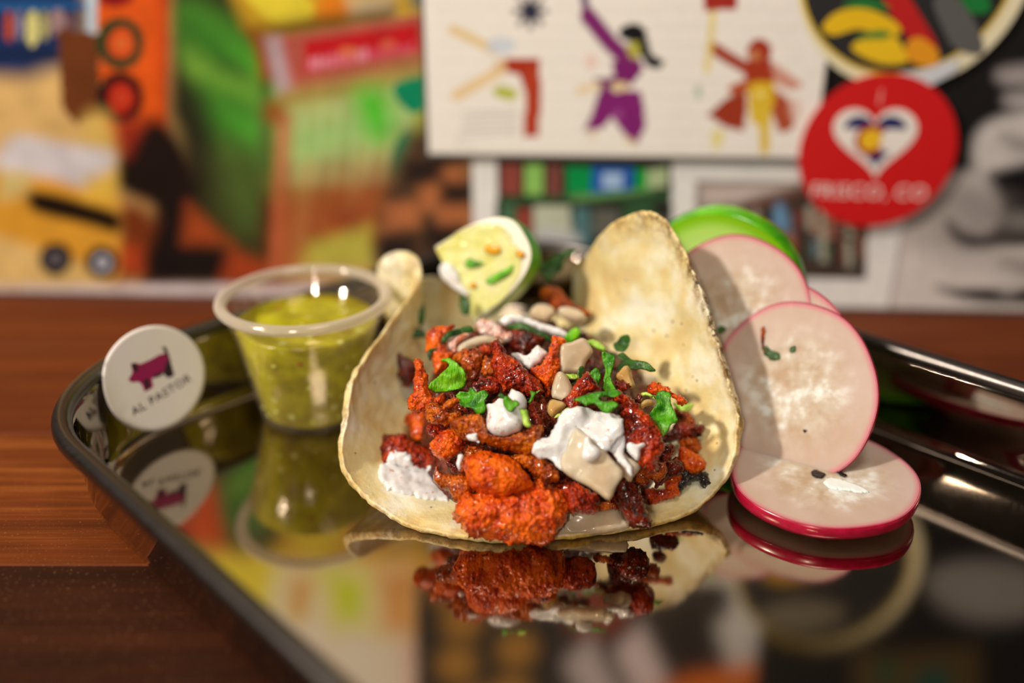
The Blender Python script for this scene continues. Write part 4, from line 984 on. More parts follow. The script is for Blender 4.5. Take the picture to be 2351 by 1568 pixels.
pork_('D', [(1500,690),(1560,640),(1650,630),(1710,690),(1660,770),(1650,860),(1580,850),(1520,770)], M_ORANGE, 'orange pork piece left of the charred bit', 1, tort=5)
pork_('D', [(1260,850),(1340,800),(1450,790),(1540,790),(1600,860),(1540,910),(1440,930),(1370,960),(1290,920)], M_RED, 'low red pork piece lying on the tortilla at right', 0, tort=2.5)
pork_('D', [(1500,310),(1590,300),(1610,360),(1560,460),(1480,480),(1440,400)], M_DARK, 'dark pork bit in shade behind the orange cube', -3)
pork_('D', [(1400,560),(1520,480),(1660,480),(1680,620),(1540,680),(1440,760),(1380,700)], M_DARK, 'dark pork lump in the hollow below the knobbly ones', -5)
pork_('D', [(920,770),(960,700),(1050,680),(1140,740),(1200,820),(1250,950),(1290,1080),(1330,1130),(1310,1200),(1220,1210),(1120,1190),(1060,1120),(1000,1020),(940,930)], M_DARK, 'dark red upright pork strip standing at the front right of the onion', 2, T=5)
pork_('D', [(300,790),(380,740),(500,760),(620,800),(730,870),(740,950),(700,1040),(580,1050),(450,1060),(390,960),(340,870)], M_RED, 'dark red pork piece under the big translucent onion', 0, T=4.5)
pork_('D', [(740,960),(800,930),(900,940),(960,980),(930,1030),(800,1040),(720,1030)], M_BROWN, 'thin golden brown scrap under the tip of the big onion', -1)
pork_('C', [(1720,400),(1830,350),(1960,330),(2080,350),(2160,400),(2240,460),(2290,540),(2300,620),(2200,650),(2130,720),(2070,620),(1990,530),(1860,460)], M_BROWN, 'crusty arched pork strip right of the smooth domed piece', 1)
pork_('C', [(1890,600),(1980,570),(2080,590),(2100,650),(1980,670),(1900,650)], M_BROWN, 'small pork bit under the crusty arched strip', -2)
pork_('E', [(1560,900),(1640,830),(1760,850),(1850,960),(2000,1050),(2100,1120),(1960,1140),(1730,1090),(1620,1000)], M_BROWN, 'blurred brown pork piece right of the lime wedge', 0)
pork_('A', [(1250,110),(1330,90),(1430,110),(1520,150),(1540,200),(1640,240),(1650,300),(1560,350),(1460,300),(1320,270),(1250,190)], M_PINK, 'pink crema coated pork piece below the lime wedge', 1)
pork_('A', [(1640,260),(1760,200),(1950,270),(2050,300),(1960,400),(1800,470),(1660,400)], M_DARK, 'shaded brown pork piece under the dark green leaf strip', -3)
pork_('A', [(640,1060),(700,1040),(760,1090),(700,1130)], M_RED, 'little red crumb between the orange and crusty pieces at left', 0)

# onions
def onion(c, pts, mat, label, lift=0.0, **kw):
    kw.setdefault('T', 1.7); kw.setdefault('R', 1.6); kw.setdefault('amp', 0.15); kw.setdefault('wave', 1.2); kw.setdefault('sub', 3); kw.setdefault('up', 0.25); kw.setdefault('step', 0.6)
    return piece('onion_piece', 'onion', c, pts, mat, label, lift, 'diced onion in the taco', **kw)
onion('D', [(510,110),(640,190),(760,290),(900,460),(1030,610),(960,760),(880,920),(760,850),(590,740),(400,640),(330,540),(330,410),(380,330),(430,220)], M_ONION, 'largest translucent onion piece at the front, dotted with crema', 7.0, T=1.3, wave=1.2)
onion('D', [(870,280),(1000,350),(1100,430),(1230,540),(1150,650),(1110,720),(1010,600),(930,430)], M_ONION, 'pale onion strip against the right edge of the largest onion', 5.5)
onion('D', [(390,1060),(560,1060),(760,1040),(960,1020),(1030,1120),(1115,1220),(1000,1260),(800,1300),(560,1330),(420,1320),(360,1230),(400,1140)], M_ONION, 'flat translucent onion slab on the front tortilla lip under a tiny leaf', 1.0, tort=2.0, T=2.0)
onion('B', [(330,430),(360,360),(480,330),(590,290),(660,320),(720,430),(710,480),(650,560),(620,640),(560,690),(430,700),(350,720),(330,600)], M_ONION, 'upright cream coloured onion piece near the middle', 3.5)
onion('B', [(300,700),(360,690),(440,770),(480,880),(460,960),(400,1030),(300,1000),(240,980),(240,850)], M_ONION, 'onion piece standing left of the triangular pork', 2.5)
onion('B', [(180,1080),(240,1000),(380,1030),(420,1090),(330,1160),(260,1220),(200,1180)], M_ONION2, 'amber stained onion piece low in the middle hollow', 0)
onion('B', [(980,740),(1080,620),(1150,620),(1190,760),(1220,860),(1140,890),(1050,800)], M_ONION2, 'yellowish onion piece beside the cilantro stalks', 1)
onion('B', [(1280,660),(1380,680),(1470,720),(1480,780),(1420,850),(1330,860),(1270,780)], M_ONION, 'pale onion piece against the right tortilla flap', 1, tort=3)
onion('B', [(1270,1090),(1330,1010),(1430,1020),(1440,1070),(1350,1090),(1300,1130)], M_ONION2, 'small golden onion bit left of the right cilantro leaf', 0.5)
onion('A', [(990,430),(1020,370),(1120,310),(1250,270),(1400,270),(1500,300),(1560,340),(1500,380),(1380,360),(1250,380),(1130,430),(1050,485),(1000,470)], M_ONION, 'curved pale onion slice arching over the pork at the back', 2.5, T=1.3)
onion('A', [(860,350),(960,270),(1100,220),(1180,250),(1060,340),(1000,400),(980,480),(930,450)], M_PINK, 'pinkish onion piece left of the curved slice', 1)
onion('E', [(1400,1110),(1470,1020),(1560,1000),(1680,1040),(1720,1120),(1640,1220),(1560,1230),(1450,1190)], M_ONION, 'blurred white onion cube below the lime rind', 3, T=3, R=2.5)
onion('E', [(1750,1060),(1880,1040),(2020,1100),(2080,1200),(1980,1240),(1840,1200),(1760,1150)], M_ONION, 'blurred rounded onion piece right of the white cube', 2, T=2.5, R=2.5)

# crema
def crema(c, pts, label, lift=0.0, **kw):
    kw.setdefault('amp', 0.22); kw.setdefault('wave', 0.7); kw.setdefault('up', 0.3); kw.setdefault('step', 0.55); kw.setdefault('jag', 0.5)
    return piece('crema', 'cream', c, pts, M_CREAM, label, lift, 'white crema on the taco', **kw)
crema('A', [(1340,1100),(1380,1080),(1440,1070),(1490,1010),(1560,1020),(1620,950),(1640,900),(1700,930),(1790,960),(1830,1040),(1820,1130),(1780,1200),(1790,1300),(1760,1400),(1680,1440),(1560,1475),(1430,1450),(1360,1390),(1340,1280),(1350,1180)],
      'thick white crema dollop topped with a cilantro sprig', 4, T=3.6, R=6, amp=0.25, jag=0.2)
crema('D', [(0,390),(60,250),(200,200),(280,60),(330,-60),(460,-110),(600,-120),(760,-80),(900,-60),(1000,-20),(1030,60),(1030,170),(960,260),(900,340),(780,420),(600,500),(440,560),(340,590),(260,520),(180,470),(120,450)],
      'broad central crema draped over pork and onion', 4.6, T=1.6, R=7, amp=0.4, wave=2.0, freq=0.26, step=0.45)
crema('D', [(600,220),(650,200),(680,280),(750,330),(780,400),(720,470),(640,490),(570,450),(570,340)], 'round crema drop on the largest onion piece', 8.8, T=1.6, amp=0.1, jag=0, wave=0)
crema('D', [(1070,300),(1110,270),(1190,290),(1270,270),(1280,310),(1230,350),(1230,420),(1190,480),(1120,420),(1080,370)], 'crema drop on the long bright red pork piece', 8.5, T=1.4, amp=0.15, jag=0.1)
crema('D', [(900,180),(1000,140),(1060,260),(1050,420),(1150,560),(1120,660),(1020,540),(900,400),(840,300)], 'crema streak on the pale onion strip', 7.0, T=0.9, R=2)
crema('E', [(1060,1200),(1130,1150),(1260,1140),(1400,1170),(1550,1230),(1700,1270),(1820,1320),(1860,1400),(1740,1390),(1560,1340),(1400,1270),(1250,1240),(1120,1270)], 'blurred crema stripe over the dark leaf behind', 3, T=1.6)
crema('A', [(1640,480),(1720,460),(1830,500),(1900,420),(1960,380),(2070,450),(2060,510),(1960,600),(1870,670),(1760,620),(1690,560)], 'crema patch above the dark red pork wedge', 2.5, T=1.6)
crema('C', [(1090,400),(1140,310),(1180,340),(1150,440),(1110,520)], 'thin crema smear on the left side of the domed pork', 3, T=0.8)
crema('C', [(1200,110),(1300,60),(1390,20),(1380,80),(1340,140),(1360,190),(1290,180),(1230,150)], 'small crema splash on the long pork slab', 5.5, T=0.7, R=1.5)
# crema spread over the left of the tortilla, lying on what is beneath it
bpy.context.view_layer.update()
def drape(name, pts_px, under, tk, mat, label, cat, group, step=0.55, relax=5):
    C0 = on_heap(*np.mean(np.array(pts_px), 0)); n = to_cam(C0); e1, e2, n = basis(n)
    Q = plane_pts(pts_px, C0, n) - C0; P2 = catmull(np.stack([Q @ e1, Q @ e2], 1), 5)
    P2 += np.stack([noise(np.c_[P2 * 0.7, P2[:, 0] * 0]), noise(np.c_[P2 * 0.7, P2[:, 0] * 0 + 9])], 1) * 1.2 + np.stack([noise(np.c_[P2 * 1.5, P2[:, 0] * 0]), noise(np.c_[P2 * 1.5, P2[:, 0] * 0 + 9])], 1) * 0.25
    V2, F, d = fill2d(P2, step); trees = []
    for o in under:
        M = np.array([list(v.co) for v in o.data.vertices]) / MM + np.array(o['_org'])
        trees.append(BVHTree.FromPolygons([Vector(v) for v in M], [tuple(p.vertices) for p in o.data.polygons]))
    D = np.full(len(V2), np.nan); X = C0 + V2[:, :1] * e1 + V2[:, 1:] * e2
    for i, x in enumerate(X):
        dr = Vector(x - CAM).normalized()
        for T in trees:
            h = T.ray_cast(Vector(CAM), dr)
            if h[0] is not None: D[i] = np.nanmin([D[i], h[3]])
    D[np.isnan(D)] = np.nanmedian(D)
    nb_ = [set() for _ in V2]
    for f in F:
        for a in f: nb_[a].update(f)
    for _ in range(relax):
        m = np.array([D[list(s_)].mean() for s_ in nb_]); D = np.minimum(D + 0.4, 0.5 * D + 0.5 * m) if _ < relax - 2 else m
    U = (X - CAM); U /= np.linalg.norm(U, axis=1)[:, None]; base = CAM + U * (D + 0.5)[:, None]
    a, b = V2[F[0][1]] - V2[F[0][0]], V2[F[0][2]] - V2[F[0][0]]
    if a[0] * b[1] - a[1] * b[0] < 0: F = [f[::-1] for f in F]
    Nn = normals(base, F); tt = np.clip(d / 2.2, 0, 1); h = tk * np.sqrt(1 - (1 - tt) ** 2) * (0.75 + 0.5 * fbm(base * 0.3, 2)) + 0.55
    h = np.where(d > 0, h, 0.25)
    top = base + Nn * h[:, None]; inn = d > 0; idx = np.where(inn, np.cumsum(inn) - 1 + len(V2), np.arange(len(V2)))
    VV = np.vstack([top, (base - Nn * 0.6)[inn]])
    FF = [tuple(map(int, f)) for f in F] + [tuple(int(idx[i]) for i in f[::-1]) for f in F]
    return tag(obj(name, VV, FF, mat), label, cat, group)
left4 = [o for o in S.objects if o.name.startswith('pork_piece') and str(o.get('label')).startswith('leftmost')]
drape('crema', px('C', [(140,480),(210,440),(250,360),(320,270),(400,300),(460,290),(540,320),(560,400),(660,460),(780,470),(860,460),(840,560),(900,700),(1010,790),(1090,870),(980,910),(800,905),(640,880),(480,840),(300,790),(190,700),(150,600)]),
      [tort] + left4, 1.1, M_CREAM, 'crema spread over the tortilla and leftmost pork at front left', 'cream', 'white crema on the taco')

# cilantro
def leaf(c, pts, mat, label, lift=0.0, **kw):
    kw.setdefault('T', 0.13); kw.setdefault('R', 0.3); kw.setdefault('amp', 0.0); kw.setdefault('jag', 0.25); kw.setdefault('wave', 2.2); kw.setdefault('wfreq', 0.16); kw.setdefault('sub', 3); kw.setdefault('up', 0.3); kw.setdefault('step', 0.5)
    return piece('cilantro_leaf', 'herb', c, pts, mat, label, lift, 'chopped cilantro on the taco', **kw)
leaf('A', [(800,560),(830,520),(900,520),(960,560),(1030,620),(1080,680),(1105,770),(1090,860),(1010,910),(880,930),(760,945),(690,930),(650,890),(660,840),(720,790),(800,720),(860,660),(890,610),(860,570)], M_LEAFL, 'large smooth bright green cilantro leaf at the left of the filling', 5, wave=2.6, up=0.15)
leaf('A', [(975,960),(1050,920),(1120,930),(1140,880),(1190,900),(1230,960),(1300,920),(1350,930),(1370,990),(1320,1060),(1340,1150),(1310,1200),(1230,1210),(1180,1150),(1100,1130),(1030,1100),(1010,1040)], M_LEAF, 'ruffled cilantro leaf just left of the crema dollop', 4, wave=3)
leaf('A', [(1540,1030),(1600,990),(1650,1040),(1700,1030),(1740,1090),(1690,1140),(1640,1190),(1590,1150),(1550,1100)], M_LEAF, 'small curled cilantro leaf on top of the crema dollop', 8.6, wave=2.5)
leaf('A', [(1730,1120),(1790,1160),(1830,1150),(1850,1260),(1875,1360),(1800,1350),(1770,1250)], M_STEM, 'green cilantro stem down the right side of the dollop', 8.6, T=0.7, R=0.9, wave=0.3)
leaf('A', [(1840,1060),(1880,1000),(1860,930),(1920,950),(2000,915),(1930,980),(1880,1060)], M_LEAF, 'thin forked cilantro tip right of the dollop', 6)
leaf('A', [(1480,1000),(1520,960),(1560,1000),(1530,1030)], M_LEAFD, 'tiny cilantro shred behind the dollop', 6)
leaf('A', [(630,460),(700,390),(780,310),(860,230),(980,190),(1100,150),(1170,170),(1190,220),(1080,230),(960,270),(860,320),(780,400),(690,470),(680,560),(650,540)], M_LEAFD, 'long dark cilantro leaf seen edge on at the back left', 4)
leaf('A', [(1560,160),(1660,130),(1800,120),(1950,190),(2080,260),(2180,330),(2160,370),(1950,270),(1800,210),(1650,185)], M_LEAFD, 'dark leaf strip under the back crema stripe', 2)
leaf('B', [(480,1010),(600,970),(720,920),(850,910),(960,880),(1060,940),(980,990),(870,970),(790,1000),(850,1040),(960,1030),(1020,1090),(960,1140),(880,1180),(800,1120),(720,1060),(640,1090),(560,1040)], M_LEAF, 'two lobed cilantro leaf over the triangular pork and central crema', 9, wave=1.6)
leaf('B', [(1360,1190),(1430,1120),(1470,1050),(1460,940),(1520,890),(1640,930),(1630,1000),(1650,1080),(1700,1180),(1720,1260),(1640,1320),(1590,1400),(1520,1460),(1490,1400),(1470,1300),(1400,1240)], M_LEAF, 'glossy upright cilantro leaf at the right of the filling', 6, wave=2.4)
leaf('B', [(1280,930),(1350,920),(1460,980),(1470,1010),(1370,970),(1300,960)], M_STEM, 'pale green stem bit left of the glossy right leaf', 4, T=0.5, wave=0.5)
leaf('B', [(1660,1050),(1760,1070),(1900,1055),(1880,1120),(1800,1150),(1700,1110)], M_STEM, 'pale green stem bit right of the glossy right leaf', 4, tort=8, T=0.5, wave=0.5)
leaf('B', [(830,440),(900,440),(980,480),(970,600),(940,700),(950,800),(1000,900),(1040,940),(930,960),(850,900),(840,780),(870,680),(840,560)], M_LEAF, 'long upright green cilantro stalk in the middle', 4)
leaf('B', [(1000,300),(1060,240),(1140,260),(1160,330),(1120,430),(1060,460),(990,420),(960,340)], M_LEAFD, 'topmost cilantro leaf of the middle bunch', 3, wave=3)
leaf('B', [(1010,640),(1060,560),(1000,480),(1080,440),(1150,500),(1240,540),(1330,570),(1400,620),(1460,690),(1380,690),(1290,650),(1200,660),(1090,640),(1030,720)], M_LEAFD, 'cilantro leaf of the middle bunch spreading toward the right flap', 3)
leaf('B', [(680,700),(760,640),(810,700),(800,800),(760,860),(720,790)], M_LEAF, 'cilantro leaf behind the tip of the triangular pork', 3)
leaf('B', [(650,330),(740,300),(830,360),(890,420),(820,440),(740,390)], M_STEM, 'yellow green stem above the middle cilantro stalk', 4, T=0.6, wave=0.6)
leaf('B', [(350,710),(450,710),(550,710),(560,760),(480,780),(400,750)], M_STEM, 'yellow green leaf tip crossing the upright onion', 4.5, wave=1)
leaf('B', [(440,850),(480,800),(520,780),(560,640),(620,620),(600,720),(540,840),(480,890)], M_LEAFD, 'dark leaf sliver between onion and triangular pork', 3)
leaf('B', [(390,270),(450,200),(540,160),(580,250),(500,310),(430,330)], M_LEAFL, 'bright leaf corner behind the upright onion', 3)
leaf('B', [(260,1220),(340,1160),(430,1100),(420,1130),(340,1200)], M_STEM, 'thin green thread on the amber onion', 1, wave=0.5)
leaf('D', [(665,1070),(740,1080),(830,1100),(840,1150),(800,1185),(740,1130)], M_LEAF, 'tiny green leaf on the flat front onion slab', 3.3, tort=4.6, wave=0.6)
leaf('E', [(1500,560),(1700,450),(1850,380),(1950,350),(1930,440),(1820,500),(1800,600),(1700,660),(1640,740),(1560,680)], M_LEAFD, 'blurred dark green cilantro right of the lime', 0, at=on_heap(1300, 690) + np.array([-2, 6, 12]), wave=4)
leaf('E', [(600,900),(700,960),(720,1060),(700,1120),(620,1130),(590,1020)], M_LEAFD, 'blurred green leaf under the left corner of the lime', 3)
leaf('E', [(10,1330),(100,1300),(180,1360),(180,1410),(20,1410)], M_LEAFD, 'dark leaf bit beside the left flap behind the pork', 0, tort=1.5)
leaf('E', [(60,1180),(130,1060),(170,1000),(180,1180),(130,1260)], M_LEAFD, 'dark leaf sliver against the left flap near the back', 0, tort=1.5)

# ------------------------------------------------------------------ lime wedge standing on the filling at the back
LC = on_heap(1062, 690) ; LC = at_y(1046, 652, LC[1] + 2)
tc_ = to_cam(LC); rt = np.array([1.0, 0, 0]); upv = np.cross(tc_, rt); upv = upv / np.linalg.norm(upv); upv = upv if upv[2] > 0 else -upv
ax = 0.46 * rt - 0.84 * upv + 0.20 * tc_; ax /= np.linalg.norm(ax)
r0 = 0.85 * rt + 0.10 * upv + 0.45 * tc_; r0 -= ax * np.dot(r0, ax); r0 /= np.linalg.norm(r0)
nf = np.cross(ax, r0); nf = nf if np.dot(nf, tc_) > 0 else -nf
LR, LL = 32.0, 15.5
def lp(s, a, f): # s along the core -1..1, a wedge angle, f radius fraction
    rr = LR * sqrt(max(0, 1 - abs(s) ** 3.0)) * f
    return LC + ax * LL * s + (r0 * cos(a) - nf * sin(a)) * rr
def grid(fn, nu, nv):
    V = [fn(i / nu, j / nv) for j in range(nv + 1) for i in range(nu + 1)]
    F = [(j * (nu + 1) + i, j * (nu + 1) + i + 1, (j + 1) * (nu + 1) + i + 1, (j + 1) * (nu + 1) + i) for j in range(nv) for i in range(nu)]
    return np.array(V), F
t = NT('lime_rind'); t.l(t.ramp(t.noise(60, 3), [(0.3, alb(60, 132, 10)), (0.55, alb(96, 164, 16)), (0.75, alb(150, 186, 30))]), t.b.inputs['Base Color'])
t.l(t.bump(t.voro(700), 0.25, 0.5), t.b.inputs['Normal']); t.set(Roughness=0.28); M_RIND = t.m
t = NT('lime_pulp'); t.l(t.ramp(t.noise(110, 4, 0.6), [(0.3, alb(222, 196, 90)), (0.5, alb(234, 216, 130)), (0.7, alb(242, 226, 150))]), t.b.inputs['Base Color'])
t.l(t.bump(t.noise(260, 3), 1.2, 0.6), t.b.inputs['Normal']); t.set(Roughness=0.2, Subsurface_Weight=0.4, Subsurface_Radius=(0.004, 0.004, 0.001), Subsurface_Scale=1.0, Transmission_Weight=0.1); M_PULP = t.m
M_PITH = plain('lime_pith', alb(244, 236, 178), 0.45, Subsurface_Weight=0.2, Subsurface_Radius=(0.002, 0.002, 0.001), Subsurface_Scale=1.0)
WA = radians(78)
lime = empty('lime_wedge', LC); tag(lime, 'juicy lime wedge with green rind on top of the filling at the back', 'lime')
V, F = grid(lambda u, v: lp(-1 + 2 * u, WA * v, 1.0), 40, 20); obj('rind', V, F, M_RIND, lime)
for nm, a in (('pulp_face', 0.0), ('pulp_face', WA)):
    sgn = 1 if a == 0 else -1
    off = nf * 0.25 if a == 0 else (-(r0 * sin(WA) + nf * cos(WA))) * 0.25
    V, F = grid(lambda u, v: lp(-0.93 + 1.86 * u, a, 0.0 + 0.87 * v) + off * 2.2 * (1 + 0.6 * float(noise(np.array([[u * 9, v * 9, a]]))[0])), 40, 18); obj(nm, V, F, M_PULP, lime)
    V, F = grid(lambda u, v: lp(-1 + 2 * u, a, 0.84 + 0.16 * v) + off * (1.9 - 1.7 * v), 60, 5); obj('pith_ring', V, F, M_PITH, lime)
    V, F = grid(lambda u, v: lp(-1 + 2 * u, a, 0.9 * v), 30, 6); obj('membrane', V, F, M_PITH, lime)
lm = LC + r0 * 9 + nf * 1.4
def on_lime(c, pts, mat, label, name, cat, **kw):
    P = px(c, pts); q = np.mean(np.array(P), 0); d = ray(*q); tpar = np.dot(LC + nf * kw.pop('h', 1.1) - CAM, nf) / np.dot(d, nf)
    return tag(blob(name, P, CAM + d * tpar, mat, n=nf, seed=5, **kw), label, cat)
on_lime('E', [(600,520),(680,470),(760,500),(880,530),(800,570),(680,590)], M_LEAF, 'green cilantro bit near the left of the lime face', 'cilantro_leaf', 'herb', T=0.3, R=0.5, amp=0, wave=1)
on_lime('E', [(890,740),(1000,660),(1120,600),(1210,550),(1190,640),(1080,720),(960,780)], M_LEAFL, 'longer green cilantro bit across the middle of the lime face', 'cilantro_leaf', 'herb', T=0.3, R=0.5, amp=0, wave=1)
on_lime('E', [(340,600),(400,530),(500,540),(560,640),(600,760),(700,880),(700,950),(640,920),(560,860),(450,780),(370,700)], M_CREAM, 'pinkish crema smear along the left edge of the lime', 'crema', 'cream', T=1.6, amp=0.4)
M_DROP = plain('orange_sauce', alb(226, 150, 30), 0.25)
on_lime('E', [(880,350),(960,310),(1060,340),(1060,420),(960,430),(890,400)], M_DROP, 'orange sauce spot near the top of the lime face', 'sauce_spot', 'sauce', T=0.35, amp=0.05)
on_lime('E', [(700,790),(740,750),(790,780),(780,830),(720,830)], M_DROP, 'small orange sauce spot low on the lime face', 'sauce_spot', 'sauce', T=0.35, amp=0.05)
on_lime('E', [(1240,400),(1310,380),(1350,430),(1320,480),(1260,450)], M_DROP, 'orange sauce spot near the right rim of the lime face', 'sauce_spot', 'sauce', T=0.35, amp=0.05)


# ------------------------------------------------------------------ radish and cucumber slices at the right
def radish_mat():
    t = NT('radish_flesh')
    at = t.n('ShaderNodeAttribute', attribute_name='rad'); sep = t.n('ShaderNodeSeparateColor'); t.l(at.outputs['Color'], sep.inputs[0])
    a = t.noise(55, 4, 0.62); b = t.noise(210, 4, 0.6)
    k = t.math('ADD', t.math('MULTIPLY', a, 0.6), t.math('MULTIPLY', b, 0.4))
    core = t.ramp(k, [(0.40, alb(180, 142, 106)), (0.54, alb(200, 172, 142)), (0.64, alb(232, 216, 196))])
    c = t.mix(t.ramp(sep.outputs[0], [(0.40, B4), (0.80, W4)]), core, t.ramp(a, [(0.35, alb(188, 150, 122)), (0.65, alb(196, 160, 136))]))
    c = t.mix(t.ramp(sep.outputs[0], [(0.92, B4), (0.99, W4)]), c, alb(206, 110, 110))
    ho = t.math('MULTIPLY', t.ramp(b, [(0.66, B4), (0.70, W4)]), t.ramp(sep.outputs[0], [(0.12, W4), (0.34, B4)]))
    c = t.mix(t.math('MULTIPLY', ho, 0.5), c, alb(196, 160, 120))
    t.l(c, t.b.inputs['Base Color'])
    n1 = t.bump(b, 0.25, 0.35)
    n1 = t.bump(t.noise(55, 4, 0.62), 0.6, 0.25, n1)
    t.l(n1, t.b.inputs['Normal'])
    t.set(Roughness=0.36, Specular_IOR_Level=0.35, Subsurface_Weight=0.45, Subsurface_Radius=(0.006, 0.004, 0.003), Subsurface_Scale=1.0)
    return t.m
M_RAD = radish_mat()
t = NT('radish_skin'); t.l(t.ramp(t.noise(220, 3), [(0.35, alb(138, 6, 26)), (0.65, alb(172, 14, 46))]), t.b.inputs['Base Color']); t.set(Roughness=0.25, Coat_Weight=0.1); M_SKIN = t.m
M_CUC = NT('cucumber_flesh'); 
at = M_CUC.n('ShaderNodeAttribute', attribute_name='rad'); sp_ = M_CUC.n('ShaderNodeSeparateColor'); M_CUC.l(at.outputs['Color'], sp_.inputs[0])
M_CUC.l(M_CUC.ramp(sp_.outputs[0], [(0.3, alb(206, 214, 130)), (0.8, alb(186, 214, 92)), (0.93, alb(140, 190, 20))]), M_CUC.b.inputs['Base Color']); M_CUC.set(Roughness=0.25, Subsurface_Weight=0.4, Subsurface_Radius=(0.004, 0.005, 0.002), Subsurface_Scale=1.0); M_CUC = M_CUC.m
t = NT('cucumber_skin'); t.l(t.ramp(t.noise(80, 3), [(0.35, alb(44, 128, 6)), (0.65, alb(110, 178, 20))]), t.b.inputs['Base Color']); t.set(Roughness=0.22, Coat_Weight=0.3); M_CSKIN = t.m
def slice_(name, C, n, ra, rb, th, rot, label, cat, group, mf, ms, seed=0, dish=0.0, skin_px=0.035):
    """a round slice: cut faces and a thin skin band round the edge"""
    e1, e2, n = basis(n); c, s = cos(rot), sin(rot); f1, f2 = e1 * c + e2 * s, -e1 * s + e2 * c
    C = np.asarray(C, float); root = empty(name, C - np.array([0, 0, 0])); tag(root, label, cat, group)
    N, RR = 120, 26; V = []; R_ = []
    wob = [1 + 0.012 * sin(2 * a + seed) + 0.010 * sin(3 * a + seed * 2.1) + 0.006 * sin(7 * a + seed) for a in np.arange(N) * 2 * pi / N]
    def pt(r, k, h):
        a = 2 * pi * k / N; x, y = ra * r * wob[k] * cos(a), rb * r * wob[k] * sin(a)
        z = h + dish * (r * cos(a + seed)) ** 2 * 1.0
        return C + f1 * x + f2 * y + n * z
    F = []
    V.append(C + n * th / 2); R_.append(0)
    for j in range(1, RR + 1):
        for k in range(N): r = j / RR; V.append(pt(r, k, th / 2)); R_.append(r)
    F += [(0, 1 + k, 1 + (k + 1) % N) for k in range(N)]
    for j in range(RR - 1):
        a = 1 + j * N; F += [(a + k, a + N + k, a + N + (k + 1) % N, a + (k + 1) % N) for k in range(N)]
    V = np.array(V); R_ = np.array(R_)
    V += n * (0.12 * fbm(V * 0.22 + seed * 5, 3) * (1 - R_ ** 4))[:, None]
    m = len(V); Vb = V - n * th; FF = F + [tuple(m + i for i in f[::-1]) for f in F]
    obj('flesh', np.vstack([V, Vb]), FF, mf, root, cols=np.stack([np.r_[R_, R_]] * 3, 1), attr='rad')
    V = []; prof = [(1.0 - skin_px * 0.35, th / 2 + 0.02), (1.0 + 0.002, th / 2 - 0.05), (1.012, th * 0.18), (1.012, -th * 0.18), (1.002, -th / 2 + 0.05), (1.0 - skin_px * 0.35, -th / 2 - 0.02)]
    for r, h in prof:
        for k in range(N): V.append(pt(r, k, h))
    F = []
    for i in range(len(prof) - 1): F += [(i * N + k, (i + 1) * N + k, (i + 1) * N + (k + 1) % N, i * N + (k + 1) % N) for k in range(N)]
    obj('skin', V, F, ms, root)
    return root, C, n
def vdir(P, a, r, u):
    tcv = to_cam(P); rt = np.array([1.0, 0, 0]); rt = rt - tcv * np.dot(rt, tcv); rt /= np.linalg.norm(rt); up = np.cross(tcv, rt); up = up if up[2] > 0 else -up
    v = a * tcv + r * rt + u * up; return v / np.linalg.norm(v)
RG = 'radish slices beside the taco'
C2 = at_z(1888, 1102, 7.0); s2 = slice_('radish_slice', C2, (-0.03, -0.06, 1), 27.6, 26.2, 4.0, 0.3, 'radish slice lying lowest and flattest on the tray, nearest the front', 'radish', RG, M_RAD, M_SKIN, 1)
C1 = at_y(1824, 896, 276); n1 = vdir(C1, 0.97, -0.18, 0.06)
s1 = slice_('radish_slice', C1, n1, 28.0, 25.4, 2.6, 2.05, 'largest upright radish slice facing the camera with a cracked white core', 'radish', RG, M_RAD, M_SKIN, 2)
C3 = at_y(1768, 856, 285); n3 = vdir(C3, 0.97, -0.18, 0.06)
slice_('radish_slice', C3, n3, 32, 27.5, 2.2, 2.05, 'radish slice showing only as a thin arc behind the largest upright one', 'radish', RG, M_RAD, M_SKIN, 3)
C4 = at_y(1682, 724, 299); n4 = vdir(C4, 0.97, -0.2, 0.06)
slice_('radish_slice', C4, n4, 26.5, 25.5, 2.4, 2.05, 'rear radish slice beside the right flap, below the green cucumber slice', 'radish', RG, M_RAD, M_SKIN, 4)
C5 = at_y(1655, 650, 323); n5 = vdir(C5, 0.84, -0.28, -0.46)
slice_('cucumber_slice', C5, n5, 29.5, 27.5, 8.5, 0.4, 'bright green cucumber slice standing behind the rear radish slice', 'cucumber', None, M_CUC, M_CSKIN, 5)
C6 = at_z(1745, 1040, 3.6)
slice_('cucumber_slice', C6 + np.array([2, 6, 0]), (0.02, 0.03, 1), 21, 20, 3.4, 0.4, 'dark edged cucumber slice lying on the tray under the lowest radish', 'cucumber', None, M_CUC, M_CSKIN, 6)
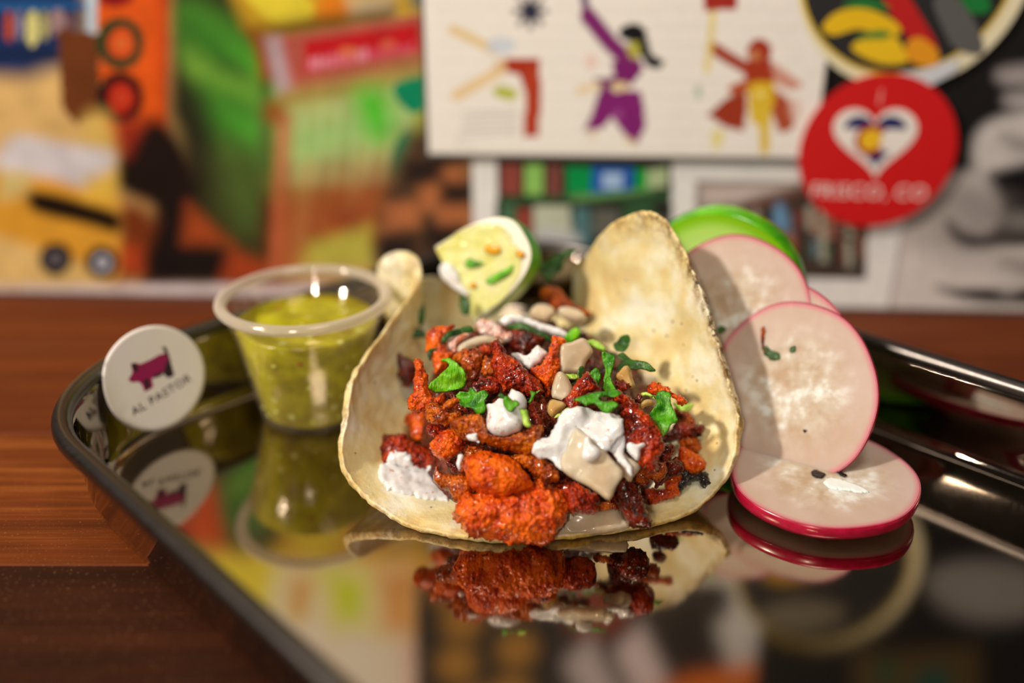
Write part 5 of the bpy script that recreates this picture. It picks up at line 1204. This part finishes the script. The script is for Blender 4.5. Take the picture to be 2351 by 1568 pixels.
def fleck(C, n, pts, mat, label, h=1.5, T=0.35, name='cilantro_fleck', cat='herb', jag=0.5):
    q = np.mean(np.array(pts), 0); d = ray(*q); tp = np.dot(C + n * h - CAM, n) / np.dot(d, n)
    return tag(blob(name, pts, CAM + d * tp, mat, n=n, T=T, R=0.5, amp=0.1, step=0.3, jag=jag, seed=int(q[0])), label, cat)
n2 = np.array([-0.03, -0.06, 1.0]); n2 /= np.linalg.norm(n2)
fleck(C1, n1, [(1748, 800), (1760, 796), (1772, 804), (1790, 812), (1788, 824), (1770, 826), (1758, 816)], M_LEAFD, 'olive herb fleck in the crack of the largest radish slice', 1.5)
fleck(C1, n1, [(1750, 752), (1757, 756), (1754, 790), (1764, 808), (1752, 806), (1746, 780)], M_BROWN, 'brown pork shred beside the herb fleck in the radish crack', 1.5, name='pork_crumb', cat='meat')
fleck(C1, n1, [(1816, 796), (1824, 794), (1828, 802), (1820, 810), (1814, 806)], M_LEAFD, 'tiny herb speck right of the radish crack', 1.5, 0.25)
fleck(C1, n1, [(1846, 986), (1852, 988), (1852, 994), (1846, 993)], M_CHAR, 'tiny black speck low on the largest radish slice', 1.5, 0.2)
fleck(C1, n1, [(1644, 754), (1656, 748), (1664, 754), (1660, 764), (1650, 768), (1646, 762)], M_LEAFD, 'small cilantro bit between the right flap and the upright radish', 2.2, 0.8)
fleck(C2, n2, [(1862, 1082), (1874, 1078), (1884, 1084), (1896, 1088), (1890, 1096), (1878, 1098), (1868, 1094)], M_CHAR, 'black fleck on the lowest radish slice, left of two', 2.3)
fleck(C2, n2, [(1912, 1078), (1924, 1074), (1932, 1082), (1944, 1092), (1936, 1094), (1924, 1088)], M_CHAR, 'black fleck on the lowest radish slice, right of two', 2.3)
M_CRACK = plain('radish_pith', alb(226, 214, 198), 0.5)
o = fleck(C2, n2, [(1890, 1110), (1906, 1098), (1930, 1102), (1960, 1112), (1990, 1124), (1994, 1132), (1976, 1132), (1950, 1128), (1920, 1124), (1904, 1120)], M_CRACK, 'ridge of white pith on the lowest radish slice', 2.1, 0.5, 'radish_pith', 'radish', 0.9)


for o in S.objects:
    if '_org' in o: del o['_org']
